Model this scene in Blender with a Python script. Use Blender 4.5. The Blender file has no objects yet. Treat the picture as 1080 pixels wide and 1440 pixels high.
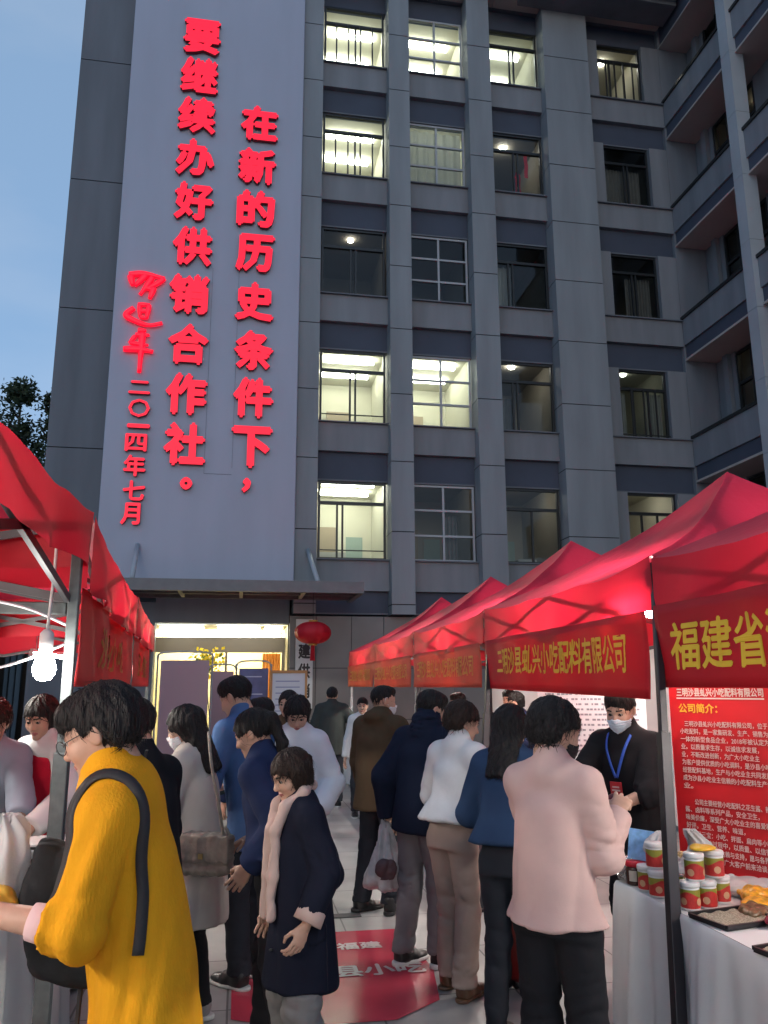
import bpy, math, random
import numpy as np
from mathutils import Matrix, Vector
random.seed(7); np.random.seed(7)
rad = math.radians
scene = bpy.context.scene
COL = scene.collection

# ------------------------------------------------------------------ camera
def make_camera():
    pit, yaw, roll = rad(12.19), rad(10.11), rad(-0.22)
    cy, sy, cp, sp = math.cos(yaw), math.sin(yaw), math.cos(pit), math.sin(pit)
    F = Vector((sy*cp, cy*cp, sp)); R0 = Vector((cy, -sy, 0)); U0 = R0.cross(F)
    R = math.cos(roll)*R0 + math.sin(roll)*U0
    U = -math.sin(roll)*R0 + math.cos(roll)*U0
    cd = bpy.data.cameras.new("camera"); co = bpy.data.objects.new("camera", cd); COL.objects.link(co)
    m = Matrix.Identity(4)
    for i in range(3):
        m[i][0], m[i][1], m[i][2] = R[i], U[i], -F[i]
    m.translation = Vector((0, 0, 1.68))
    co.matrix_world = m
    cd.sensor_fit = 'VERTICAL'; cd.sensor_height = 36; cd.lens = 1130/1440*36
    cd.clip_start = 0.05; cd.clip_end = 3000
    scene.camera = co
make_camera()

# ------------------------------------------------------------------ world, sun, exposure
SUN_EL, SUN_ROT = 10.0, 185.0
w = bpy.data.worlds.new("World"); scene.world = w; w.use_nodes = True
nt = w.node_tree; bg = nt.nodes["Background"]
sky = nt.nodes.new("ShaderNodeTexSky"); sky.sky_type = 'NISHITA'; sky.sun_disc = False
sky.sun_elevation = rad(SUN_EL); sky.sun_rotation = rad(SUN_ROT)
sky.air_density = 1.0; sky.dust_density = 0.6; sky.ozone_density = 4.0
veil = nt.nodes.new("ShaderNodeMix"); veil.data_type = 'RGBA'; veil.inputs[0].default_value = .82     # thin dusk overcast over the clear sky
nt.links.new(sky.outputs[0], veil.inputs[6]); veil.inputs[7].default_value = (.82, 1.24, 1.80, 1)
wtc = nt.nodes.new("ShaderNodeTexCoord"); wmp = nt.nodes.new("ShaderNodeMapping"); wmp.inputs["Scale"].default_value = (1, 1, 2.5); nt.links.new(wtc.outputs["Generated"], wmp.inputs[0])
wnz = nt.nodes.new("ShaderNodeTexNoise"); wnz.inputs["Scale"].default_value = 3.2; wnz.inputs["Detail"].default_value = 5; nt.links.new(wmp.outputs[0], wnz.inputs[0])
wrm = nt.nodes.new("ShaderNodeMapRange"); wrm.inputs[1].default_value = .42; wrm.inputs[2].default_value = .68; wrm.inputs[3].default_value = 0; wrm.inputs[4].default_value = .45; nt.links.new(wnz.outputs[0], wrm.inputs[0])
cl = nt.nodes.new("ShaderNodeMix"); cl.data_type = 'RGBA'; cl.inputs[6].default_value = (.82, 1.24, 1.80, 1); cl.inputs[7].default_value = (1.35, 1.60, 1.95, 1); nt.links.new(wrm.outputs[0], cl.inputs[0]); nt.links.new(cl.outputs[2], veil.inputs[7])
nt.links.new(veil.outputs[2], bg.inputs[0]); bg.inputs[1].default_value = 0.10
sl = bpy.data.lights.new("sun", 'SUN'); sl.energy = 0.05; sl.angle = rad(15); sl.color = (1, .9, .8)
so = bpy.data.objects.new("sun", sl); COL.objects.link(so)
_d = Vector((math.sin(rad(SUN_ROT))*math.cos(rad(SUN_EL)), math.cos(rad(SUN_ROT))*math.cos(rad(SUN_EL)), math.sin(rad(SUN_EL))))
so.rotation_euler = _d.to_track_quat('Z', 'Y').to_euler()
scene.view_settings.view_transform = 'Standard'; scene.view_settings.look = 'None'
scene.view_settings.exposure = 1.78; scene.view_settings.gamma = 1
scene.render.engine = 'CYCLES'
scene.cycles.use_denoising = True
scene.cycles.max_bounces = 6; scene.cycles.diffuse_bounces = 3; scene.cycles.glossy_bounces = 3
scene.cycles.transmission_bounces = 4; scene.cycles.transparent_max_bounces = 12
scene.cycles.sample_clamp_indirect = 6; scene.cycles.caustics_reflective = False; scene.cycles.caustics_refractive = False

# ------------------------------------------------------------------ materials
MATS = {}
def mat(name, col=(.5, .5, .5), rough=.7, metal=0, var=.0, vscale=6, bump=.0, bscale=40, trans=0, emit=None, estr=0,
        spec=.5, sheen=0, stretch=None, wave=None):
    if name in MATS: return MATS[name]
    m = bpy.data.materials.new(name); m.use_nodes = True; n = m.node_tree; N, L = n.nodes, n.links
    b = N["Principled BSDF"]; out = N["Material Output"]
    b.inputs["Base Color"].default_value = (*col, 1); b.inputs["Roughness"].default_value = rough
    b.inputs["Metallic"].default_value = metal; b.inputs["Specular IOR Level"].default_value = spec
    if sheen: b.inputs["Sheen Weight"].default_value = sheen
    tc = N.new("ShaderNodeTexCoord"); mp = N.new("ShaderNodeMapping"); L.new(tc.outputs["Object"], mp.inputs[0])
    if stretch: mp.inputs["Scale"].default_value = stretch
    colout = None
    if var:
        nz = N.new("ShaderNodeTexNoise"); nz.inputs["Scale"].default_value = vscale; nz.inputs["Detail"].default_value = 6
        L.new(mp.outputs[0], nz.inputs[0])
        r = N.new("ShaderNodeMapRange"); r.inputs[1].default_value = .3; r.inputs[2].default_value = .7
        r.inputs[3].default_value = 1-var; r.inputs[4].default_value = 1+var
        L.new(nz.outputs[0], r.inputs[0])
        mx = N.new("ShaderNodeMix"); mx.data_type = 'RGBA'; mx.blend_type = 'MULTIPLY'; mx.inputs[0].default_value = 1
        mx.inputs[6].default_value = (*col, 1); L.new(r.outputs[0], mx.inputs[7])
        colout = mx.outputs[2]; L.new(colout, b.inputs["Base Color"])
    if bump:
        if wave:
            nb = N.new("ShaderNodeTexWave"); nb.inputs["Scale"].default_value = bscale; nb.bands_direction = wave
            nb.inputs["Distortion"].default_value = 2.5; nb.inputs["Detail"].default_value = 2; nb.inputs["Detail Scale"].default_value = 2
            fo = nb.outputs["Fac"]
        else:
            nb = N.new("ShaderNodeTexNoise"); nb.inputs["Scale"].default_value = bscale; nb.inputs["Detail"].default_value = 4; fo = nb.outputs[0]
        L.new(mp.outputs[0], nb.inputs[0])
        bp = N.new("ShaderNodeBump"); bp.inputs["Strength"].default_value = bump; bp.inputs["Distance"].default_value = .02
        L.new(fo, bp.inputs["Height"]); L.new(bp.outputs[0], b.inputs["Normal"])
    if trans:
        t = N.new("ShaderNodeBsdfTranslucent"); t.inputs[0].default_value = (*col, 1)
        if colout: L.new(colout, t.inputs[0])
        ms = N.new("ShaderNodeMixShader"); ms.inputs[0].default_value = trans
        L.new(b.outputs[0], ms.inputs[1]); L.new(t.outputs[0], ms.inputs[2]); L.new(ms.outputs[0], out.inputs[0])
    if emit:
        b.inputs["Emission Color"].default_value = (*emit, 1); b.inputs["Emission Strength"].default_value = estr
    MATS[name] = m; return m
def glass(name, tint=(.9, .95, .95), refl=1.0):
    if name in MATS: return MATS[name]
    m = bpy.data.materials.new(name); m.use_nodes = True; N, L = m.node_tree.nodes, m.node_tree.links
    N.remove(N["Principled BSDF"]); out = N["Material Output"]
    tr = N.new("ShaderNodeBsdfTransparent"); tr.inputs[0].default_value = (*tint, 1)
    gl = N.new("ShaderNodeBsdfGlossy"); gl.inputs["Roughness"].default_value = .03
    fr = N.new("ShaderNodeFresnel"); fr.inputs[0].default_value = 1.5
    mu = N.new("ShaderNodeMath"); mu.operation = 'MULTIPLY'; mu.inputs[1].default_value = refl
    L.new(fr.outputs[0], mu.inputs[0])
    ms = N.new("ShaderNodeMixShader"); L.new(mu.outputs[0], ms.inputs[0]); L.new(tr.outputs[0], ms.inputs[1]); L.new(gl.outputs[0], ms.inputs[2])
    L.new(ms.outputs[0], out.inputs[0]); MATS[name] = m; return m

# ------------------------------------------------------------------ object helpers
def link_mesh(name, V, F, mats, parent=None, smooth=False, mi=None, loc=None):
    me = bpy.data.meshes.new(name)
    V = np.asarray(V, dtype=np.float32)
    if isinstance(F, np.ndarray):
        nf, k = F.shape
        me.vertices.add(len(V)); me.vertices.foreach_set("co", V.ravel())
        me.loops.add(nf*k); me.loops.foreach_set("vertex_index", F.astype(np.int32).ravel())
        me.polygons.add(nf); me.polygons.foreach_set("loop_start", np.arange(0, nf*k, k, dtype=np.int32))
        me.update(calc_edges=True)
    else:
        me.from_pydata(V.tolist(), [], F)
    if not isinstance(mats, (list, tuple)): mats = [mats]
    for m in mats: me.materials.append(m)
    if mi is not None: me.polygons.foreach_set("material_index", np.asarray(mi, dtype=np.int32))
    if smooth: me.polygons.foreach_set("use_smooth", np.ones(len(me.polygons), dtype=bool))
    me.validate(); me.update()
    o = bpy.data.objects.new(name, me); COL.objects.link(o)
    if parent is not None: o.parent = parent
    if loc is not None: o.location = loc
    return o
def tag(o, label, cat, group=None, kind=None):
    o['label'] = label; o['category'] = cat
    if group: o['group'] = group
    if kind: o['kind'] = kind
    return o
def structure(o): o['kind'] = 'structure'; return o
def thing(name, label, cat, loc=(0, 0, 0), rotz=0, group=None):
    o = bpy.data.objects.new(name, None); COL.objects.link(o); o.empty_display_size = .2
    o.location = loc; o.rotation_euler = (0, 0, rotz)
    return tag(o, label, cat, group)
class MB:
    def __init__(s): s.V = []; s.F = []; s.mi = []; s.m = 0
    def add(s, V, F):
        b = len(s.V); s.V += [tuple(v) for v in V]; s.F += [tuple(b+i for i in f) for f in F]; s.mi += [s.m]*len(F); return s
    def box(s, x0, x1, y0, y1, z0, z1):
        return s.add([(x0, y0, z0), (x1, y0, z0), (x1, y1, z0), (x0, y1, z0), (x0, y0, z1), (x1, y0, z1), (x1, y1, z1), (x0, y1, z1)],
              [(0, 3, 2, 1), (4, 5, 6, 7), (0, 1, 5, 4), (1, 2, 6, 5), (2, 3, 7, 6), (3, 0, 4, 7)])
    def tube(s, pts, r, n=8, caps=True, flat=1.0):
        pts = [Vector(p) for p in pts]; rings = []
        up = None
        for i, p in enumerate(pts):
            t = (pts[min(i+1, len(pts)-1)]-pts[max(i-1, 0)]).normalized()
            if up is None:
                up = Vector((0, 0, 1)) if abs(t.z) < .9 else Vector((1, 0, 0))
            a = t.cross(up).normalized(); b = a.cross(t).normalized(); up = b
            rr = r[i] if isinstance(r, (list, tuple)) else r
            rings.append([p + rr*(math.cos(q)*a + flat*math.sin(q)*b) for q in (2*math.pi*j/n for j in range(n))])
        V = [v for R in rings for v in R]; F = []
        for i in range(len(rings)-1):
            for j in range(n):
                F.append((i*n+j, i*n+(j+1) % n, (i+1)*n+(j+1) % n, (i+1)*n+j))
        if caps: F.append(tuple(reversed(range(n)))); F.append(tuple(range((len(rings)-1)*n, len(rings)*n)))
        return s.add(V, F)
    def beam(s, a, b, w, h):   # square bar between two points
        a, b = Vector(a), Vector(b); t = (b-a).normalized()
        up = Vector((0, 0, 1)) if abs(t.z) < .95 else Vector((1, 0, 0))
        x = t.cross(up).normalized()*w/2; y = x.cross(t).normalized()*h/2
        V = [a-x-y, a+x-y, a+x+y, a-x+y, b-x-y, b+x-y, b+x+y, b-x+y]
        return s.add(V, [(0, 3, 2, 1), (4, 5, 6, 7), (0, 1, 5, 4), (1, 2, 6, 5), (2, 3, 7, 6), (3, 0, 4, 7)])
    def lathe(s, prof, n=24, c=(0, 0, 0), wob=None):
        V = []; F = []
        for i, (r, z) in enumerate(prof):
            for j in range(n):
                q = 2*math.pi*j/n; k = 1 if wob is None else 1+wob*math.cos(wob_n*q)
                V.append((c[0]+r*k*math.cos(q), c[1]+r*k*math.sin(q), c[2]+z))
        for i in range(len(prof)-1):
            for j in range(n):
                F.append((i*n+j, i*n+(j+1) % n, (i+1)*n+(j+1) % n, (i+1)*n+j))
        F.append(tuple(reversed(range(n)))); F.append(tuple(range((len(prof)-1)*n, len(prof)*n)))
        return s.add(V, F)
    def grid(s, fn, nu, nv):
        V = [fn(i/nu, j/nv) for i in range(nu+1) for j in range(nv+1)]
        F = [(i*(nv+1)+j, (i+1)*(nv+1)+j, (i+1)*(nv+1)+j+1, i*(nv+1)+j+1) for i in range(nu) for j in range(nv)]
        return s.add(V, F)
    def build(s, name, mats, parent=None, smooth=False, bevel=0, loc=None):
        o = link_mesh(name, s.V, s.F, mats, parent, smooth, s.mi, loc)
        if bevel:
            md = o.modifiers.new("edge", 'BEVEL'); md.width = bevel; md.segments = 2; md.limit_method = 'ANGLE'
        return o
wob_n = 5
_TX = {}
def text_data(s, bold=0.0, ext=0.0, res=3):
    """outline of a string, 1 unit high, centred on its own middle"""
    k = (s, bold, ext, res)
    if k in _TX: return _TX[k]
    c = bpy.data.curves.new("lettering", 'FONT'); c.body = s; c.size = 1; c.extrude = ext; c.resolution_u = res
    c.fill_mode = 'BOTH' if ext else 'FRONT'
    o = bpy.data.objects.new("lettering", c); COL.objects.link(o)
    me = bpy.data.meshes.new_from_object(o.evaluated_get(bpy.context.evaluated_depsgraph_get()))
    V = np.array([v.co[:] for v in me.vertices]); F = [tuple(p.vertices) for p in me.polygons]
    if bold > 0:
        b = bold; n = len(V); VV, FF = [], []
        for i, (dx, dy) in enumerate(((0, 0), (b, 0), (-b, 0), (0, b), (0, -b))):
            VV.append(V+np.array([dx, dy, 0])); FF += [tuple(j+i*n for j in f) for f in F]
            if ext: VV[-1][:, 2] *= 1+.012*i
            else: VV[-1][:, 2] += .002*i
        V, F = np.concatenate(VV), FF
    bpy.data.objects.remove(o); bpy.data.curves.remove(c); bpy.data.meshes.remove(me)
    lo, hi = V.min(0), V.max(0); V = V - (lo+hi)/2
    _TX[k] = (V, F, hi-lo); return _TX[k]
def put_text(mb, s, fn, w=None, h=None, bold=.015, ext=0.0):
    """lettering scaled into w x h; fn(x, y, z) -> world point"""
    V, F, d = text_data(s, bold, ext)
    sx = (w/d[0]) if w else None; sy = (h/d[1]) if h else None
    sx = sx or sy; sy = sy or sx
    mb.add([fn(v[0]*sx, v[1]*sy, v[2]) for v in V], F)

# ------------------------------------------------------------------ signed-distance modelling
def v3(*a): return np.array(a, dtype=np.float32)
def smin(a, b, k):
    if k <= 0: return np.minimum(a, b)
    h = np.maximum(k-np.abs(a-b), 0)/k; return np.minimum(a, b)-h*h*k*.25
def smax(a, b, k): return -smin(-a, -b, k)
def seg(P, a, b, ra, rb):
    a = np.asarray(a, np.float32); b = np.asarray(b, np.float32); d = b-a; q = P-a
    t = np.clip(q@d/max(float(d@d), 1e-9), 0, 1)
    return np.linalg.norm(q-t[:, None]*d, axis=1)-(ra+(rb-ra)*t)
def ell(P, c, r, R=None):
    q = P-np.asarray(c, np.float32)
    if R is not None: q = q@np.asarray(R, np.float32)
    r = np.asarray(r, np.float32)
    k0 = np.linalg.norm(q/r, axis=1); k1 = np.linalg.norm(q/(r*r), axis=1)
    return k0*(k0-1)/np.maximum(k1, 1e-6)
def loft(P, a, b, wa, da, wb, db, side=(1, 0, 0)):
    a = np.asarray(a, np.float32); b = np.asarray(b, np.float32); ax = b-a; L = float(np.linalg.norm(ax)); ax = ax/L
    s = np.asarray(side, np.float32); s = s-ax*(s@ax); s /= np.linalg.norm(s); f = np.cross(ax, s)
    q = P-a; h = q@ax; t = np.clip(h/L, 0, 1); W = wa+(wb-wa)*t; D = da+(db-da)*t
    x = q@s; y = q@f
    lat = (np.sqrt((x/W)**2+(y/D)**2)-1)*np.minimum(W, D)
    axo = np.maximum(-h, h-L)
    return smax(lat, axo, .015)
def wrinkle(P, seed, amp, f=14, stretch=(1, 1, .5)):
    rg = np.random.RandomState(seed); Q = P*np.asarray(stretch, np.float32)
    wx = .05*np.sin(Q@v3(*(rg.randn(3)*6))+rg.rand()*6); wy = .05*np.sin(Q@v3(*(rg.randn(3)*7))+rg.rand()*6)
    Q = Q+np.stack([wx, wy, wx-wy], 1)
    o = np.zeros(len(P), np.float32)
    for i in range(5):
        d = rg.randn(3); d /= np.linalg.norm(d)
        s = np.sin(Q@v3(*(d*f*(.6+.35*i)))+rg.rand()*6.28)
        o += (1-np.abs(s))**2*(.5 if i < 2 else .3)
    return amp*(o-.55)
_E = [((0,0,0),(1,0,0)),((0,1,0),(1,1,0)),((0,0,1),(1,0,1)),((0,1,1),(1,1,1)),((0,0,0),(0,1,0)),((1,0,0),(1,1,0)),((0,0,1),(0,1,1)),((1,0,1),(1,1,1)),
      ((0,0,0),(0,0,1)),((1,0,0),(1,0,1)),((0,1,0),(0,1,1)),((1,1,0),(1,1,1))]
def nets(fn, lo, hi, h):
    lo = np.asarray(lo, np.float32); hi = np.asarray(hi, np.float32)
    n = np.maximum(np.ceil((hi-lo)/h).astype(int)+1, 4)
    ax = [lo[i]+h*np.arange(n[i], dtype=np.float32) for i in range(3)]
    P = np.stack(np.meshgrid(*ax, indexing='ij'), -1).reshape(-1, 3)
    d = fn(P).reshape(n)
    d[0] = d[-1] = 1; d[:, 0] = d[:, -1] = 1; d[:, :, 0] = d[:, :, -1] = 1
    s = d < 0; c = n-1
    acc = np.zeros((*c, 3), np.float32); cnt = np.zeros(c, np.float32)
    sl = lambda o: tuple(slice(o[i], o[i]+c[i]) for i in range(3))
    for a, b in _E:
        da, db = d[sl(a)], d[sl(b)]; cr = s[sl(a)] != s[sl(b)]
        t = np.where(cr, da/np.where(cr, da-db, 1), 0)
        for i in range(3): acc[..., i] += np.where(cr, a[i]+t*(b[i]-a[i]), 0)
        cnt += cr
    act = cnt > 0; idx = np.full(c, -1, np.int64); idx[act] = np.arange(act.sum())
    cells = np.argwhere(act)
    V = lo+h*(cells+acc[act]/cnt[act][:, None])
    Q = []
    for axn in range(3):
        u, v = (axn+1) % 3, (axn+2) % 3
        s0 = [slice(0, None)]*3; s1 = [slice(0, None)]*3
        s0[axn] = slice(0, n[axn]-1); s1[axn] = slice(1, n[axn])
        cr = s[tuple(s0)] != s[tuple(s1)]
        e = np.argwhere(cr); e = e[(e[:, u] > 0) & (e[:, v] > 0) & (e[:, u] < c[u]) & (e[:, v] < c[v])]
        if not len(e): continue
        def cell(du, dv):
            q = e.copy(); q[:, u] += du; q[:, v] += dv; return idx[q[:, 0], q[:, 1], q[:, 2]]
        q = np.stack([cell(-1, -1), cell(0, -1), cell(0, 0), cell(-1, 0)], 1)
        ins = s[e[:, 0], e[:, 1], e[:, 2]]
        q[~ins] = q[~ins][:, ::-1]
        Q.append(q)
    return V.astype(np.float32), np.concatenate(Q)
# ------------------------------------------------------------------ people
def unit(v): v = np.asarray(v, np.float64); return v/max(np.linalg.norm(v), 1e-9)
def rotx(a): c, s = math.cos(a), math.sin(a); return np.array([[1, 0, 0], [0, c, -s], [0, s, c]])
def rotz(a): c, s = math.cos(a), math.sin(a); return np.array([[c, -s, 0], [s, c, 0], [0, 0, 1]])
def roty(a): c, s = math.cos(a), math.sin(a); return np.array([[c, 0, s], [0, 1, 0], [-s, 0, c]])
def face_sdf(P):
    d = ell(P, (0, -.015, .03), (.073, .094, .084))
    d = smin(d, ell(P, (0, .022, -.02), (.062, .066, .085)), .04)
    d = smin(d, ell(P, (0, .034, -.075), (.044, .045, .036)), .03)
    A = P.copy(); A[:, 0] = np.abs(A[:, 0])
    d = smin(d, ell(A, (.034, .058, -.028), (.026, .026, .024)), .025)
    d = smin(d, seg(P, (0, .083, .012), (0, .103, -.026), .007, .012), .014)
    d = smin(d, seg(A, (0, .092, -.03), (.011, .088, -.03), .009, .008), .008)
    d = smin(d, seg(A, (.008, .078, .024), (.042, .062, .024), .011, .009), .018)
    d = smax(d, -ell(A, (.031, .090, .004), (.017, .013, .010)), .014)
    d = smin(d, ell(A, (.030, .070, .003), (.0135, .0135, .012)), .004)
    d = smin(d, ell(P, (0, .083, -.057), (.022, .013, .006)), .006)
    d = smin(d, ell(P, (0, .081, -.067), (.019, .013, .007)), .006)
    d = smin(d, ell(P, (0, .074, -.094), (.022, .02, .017)), .02)
    d = smin(d, ell(A, (.074, -.008, -.004), (.009, .021, .032), rotx(-.2)@rotz(.35)), .006)
    d = smin(d, seg(P, (0, -.022, -.05), (0, -.03, -.10), .050, .050), .03)
    return d
def hair_strands(style, n):
    key = ('strands', style, n)
    if key in _HC: return _HC[key]
    V, Q = hair_mesh(style); rg = np.random.RandomState(n)
    fn = np.cross(V[Q[:, 2]]-V[Q[:, 0]], V[Q[:, 3]]-V[Q[:, 1]]); N = np.zeros_like(V)
    for i in range(4): np.add.at(N, Q[:, i], fn)
    N /= np.maximum(np.linalg.norm(N, axis=1, keepdims=True), 1e-9)
    ids = rg.choice(len(V), n); p = V[ids]-N[ids]*.001; nn = N[ids]; crown = v3(0, -.04, .13); cen = v3(0, -.015, .02)
    d = (p-crown)*v3(1, 1, .6)+v3(0, 0, -.05)+rg.randn(n, 3)*.035; L = rg.uniform(.02, .05 if style in ('pixie', 'short', 'buzz', 'crop') else .085, n)[:, None]; pts = []
    w0 = rg.uniform(.0009, .0022, n)[:, None]
    for k in range(6):
        m = nn if k == 0 else (p-cen)*v3(1, 1, .5)
        m = m/np.linalg.norm(m, axis=1, keepdims=True); d = d-m*(d*m).sum(1, keepdims=True)*.9; d = d/np.maximum(np.linalg.norm(d, axis=1, keepdims=True), 1e-6)
        s = np.cross(d, m); w = w0*(1-k/6)**.6; pts.append((p-s*w, p+s*w)); p = p+d*L/5+m*.0012*rg.rand(n, 1)
    VV = np.concatenate([np.stack(x, 1).reshape(-1, 3) for x in pts]); QQ = []
    for k in range(5):
        a = k*2*n+2*np.arange(n); QQ.append(np.stack([a, a+1, a+2*n+1, a+2*n], 1))
    _HC[key] = (np.concatenate([V, VV]).astype(np.float32), np.concatenate([Q, np.concatenate(QQ)+len(V)])); return _HC[key]
_HC = {}
def head_mesh():
    if 'head' not in _HC:
        V, Q = nets(face_sdf, (-.10, -.125, -.18), (.10, .125, .125), .0042)
        c = V[Q].mean(1); A = np.abs(c[:, 0]); mi = np.zeros(len(Q), int)
        lips = (A < .021) & (c[:, 1] > .083) & (np.abs(c[:, 2]+.062) < .0115-.25*A); mi[lips] = 1
        brow = (A > .012) & (A < .046) & (c[:, 1] > .045) & (np.abs(c[:, 2]-(.029-.06*np.maximum(A-.03, 0)/.01*.01)) < .0042); mi[brow] = 2
        lid = (A > .017) & (A < .044) & (c[:, 1] > .06) & (np.abs(c[:, 2]-.0035) < .0042); mi[lid] = 2
        _HC['head'] = (V, Q, mi)
    return _HC['head']
def hair_mesh(style):
    if style in _HC: return _HC[style]
    base = style.split('_')[0]
    def strands(P, amp, seed, f=1.0):
        th = np.arctan2(P[:, 0], -(P[:, 1]+.015)); z = P[:, 2]
        r = np.random.RandomState(seed)
        o = np.zeros(len(P), np.float32)
        for n, k in ((9, 1.), (17, .8), (31, .6), (47, .35)):
            o += k*np.sin(n*f*th+r.rand()*6+14*z*r.randn()+3*np.sin(25*z+r.rand()*6))
        return amp*o
    def fn(P):
        A = P.copy(); A[:, 0] = np.abs(A[:, 0])
        z, y = P[:, 2], P[:, 1]
        if base in ('short', 'buzz', 'crop'):
            g = 0 if base == 'short' else (-.006 if base == 'buzz' else .002)
            d = ell(P, (0, -.016, .036), (.082+g, .104+g, .092+g))
            d = smin(d, ell(P, (0, .035, .088), (.06, .05, .034+g)), .03)
            d = smax(d, -ell(P, (0, .115, -.035), (.095, .088, .092)), .012)
            low = -.005-.045*np.clip((-y+.0)/.08, 0, 1)
            d = smax(d, low-z, .012)
            d = smax(d, -ell(A, (.085, .0, -.015), (.03, .03, .03)), .01)
            return d+strands(P, .0016, 3)
        if base == 'bob':
            d = ell(P, (0, -.018, .034), (.089, .110, .096))
            d = smin(d, loft(P, (0, -.022, .03), (0, -.032, -.08), .091, .098, .078, .072), .03)
            d = smax(d, -ell(P, (0, .13, -.05), (.064, .10, .105)), .015)
            d = smax(d, -.078-.02*np.clip((y+.05)/.1, 0, 1)-z+.006*np.sin(40*P[:, 0]), .01)
            d = smax(d, -np.maximum(.040-P[:, 1], P[:, 2]-.028), .014)
            return d+strands(P, .0026, 5)
        if base == 'pixie':
            d = ell(P, (0, -.022, .036), (.090, .112, .098))
            d = smin(d, ell(P, (0, -.065, -.01), (.076, .056, .062)), .04)
            d = smin(d, ell(P, (0, .05, .075), (.07, .05, .04)), .03)
            d = smax(d, -ell(P, (0, .128, -.045), (.085, .095, .088)), .02)
            d = smax(d, -ell(A, (.088, .0, -.03), (.030, .026, .038)), .012)
            d = smax(d, -.065-z, .02)
            d = smax(d, -np.maximum(.020+.25*np.clip(P[:, 2]+.02, -.1, .05)-P[:, 1], P[:, 2]-.030), .014)
            return d+strands(P, .0026, 17)
        if base == 'perm':
            d = ell(P, (0, -.03, .036), (.098, .118, .104))
            d = smin(d, ell(P, (0, -.07, -.02), (.082, .06, .07)), .04)
            d = smax(d, -ell(P, (0, .125, -.05), (.082, .095, .10)), .02)
            d = smax(d, -ell(A, (.09, .005, -.03), (.035, .03, .04)), .015)
            d = smax(d, -.07-z, .02)
            d = smax(d, -np.maximum(.018-P[:, 1], P[:, 2]-.030), .014)
            return d+wrinkle(P, 11, .008, 60, (1, 1, 1))+strands(P, .0022, 7)
        if base == 'long' or base == 'pony':
            d = ell(P, (0, -.018, .034), (.088, .11, .096))
            if base == 'long':
                d = smin(d, loft(P, (0, -.03, .03), (0, -.085, -.30), .09, .092, .092, .045), .04)
            else:
                d = smin(d, ell(P, (0, -.12, .03), (.032, .035, .03)), .02)
                d = smin(d, seg(P, (0, -.13, .02), (0, -.125, -.12), .034, .030), .02)
                d = smin(d, seg(P, (0, -.125, -.12), (0, -.06, -.24), .030, .012), .02)
                d = smax(d, -.06+.2*np.clip(y+.03, 0, .1)-z+1e3*0, .01) if False else d
            d = smax(d, -ell(P, (0, .125, -.05), (.068, .10, .12)), .015)
            if base == 'pony':
                d = smax(d, -ell(A, (.09, .01, -.05), (.04, .05, .06)), .015)
            return d+strands(P, .0022, 9)
        if base == 'bun':
            d = ell(P, (0, -.018, .034), (.086, .108, .095))
            d = smin(d, ell(P, (0, -.105, .07), (.045, .045, .043)), .012)
            d = smax(d, -ell(P, (0, .125, -.05), (.080, .10, .12)), .015)
            d = smax(d, -ell(A, (.088, .01, -.045), (.03, .045, .06)), .015)
            d = smax(d, -.055+.3*np.clip(y, -.1, .1)*0-z, .02)
            return d+strands(P, .0018, 13)
    lo = (-.13, -.21, -.36) if base in ('long', 'pony') else (-.125, -.17, -.13)
    _HC[style] = nets(fn, lo, (.125, .12, .16), .0052)
    return _HC[style]
def hand_mesh(curl=.35):
    k = ('hand', curl)
    if k in _HC: return _HC[k]
    L = [(.031, .024, .018), (.035, .027, .019), (.032, .025, .018), (.025, .02, .016)]
    bx = (-.030, -.0095, .0105, .029); by = (.088, .092, .088, .08)
    chains = []
    for i in range(4):
        p = v3(bx[i], by[i], -.002); a = curl*(.55+.06*i); pts = [p]; x = (i-1.4)*.07
        for j, l in enumerate(L[i]):
            p = p+l*v3(math.sin(x), math.cos(a)*math.cos(x), -math.sin(a)); pts.append(p); a += curl*(.95+.05*i)
        chains.append(pts)
    th = [v3(-.024, .022, -.006), v3(-.048, .052, -.018), v3(-.052, .078, -.03-.02*curl), v3(-.046+.012*curl, .100, -.036-.03*curl)]
    def fn(P):
        d = loft(P, (0, -.005, 0), (0, .055, 0), .026, .019, .039, .0145)
        d = smin(d, loft(P, (0, .05, 0), (0, .095, -.001), .039, .0145, .040, .0115), .012)
        d = smin(d, ell(P, (-.022, .035, -.010), (.018, .03, .014)), .012)
        d = smin(d, seg(P, (0, -.08, 0), (0, 0, 0), .027, .022), .015)
        for c in chains:
            f = seg(P, c[0], c[1], .0092, .0085)
            f = smin(f, seg(P, c[1], c[2], .0084, .0078), .003); f = smin(f, seg(P, c[2], c[3], .0077, .0062), .003)
            d = smin(d, f, .004)
        f = seg(P, th[0], th[1], .013, .0105); f = smin(f, seg(P, th[1], th[2], .0103, .009), .004); f = smin(f, seg(P, th[2], th[3], .009, .0068), .004)
        return smin(d, f, .008)
    _HC[k] = nets(fn, (-.075, -.10, -.13), (.065, .205, .035), .0034)
    return _HC[k]
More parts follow.
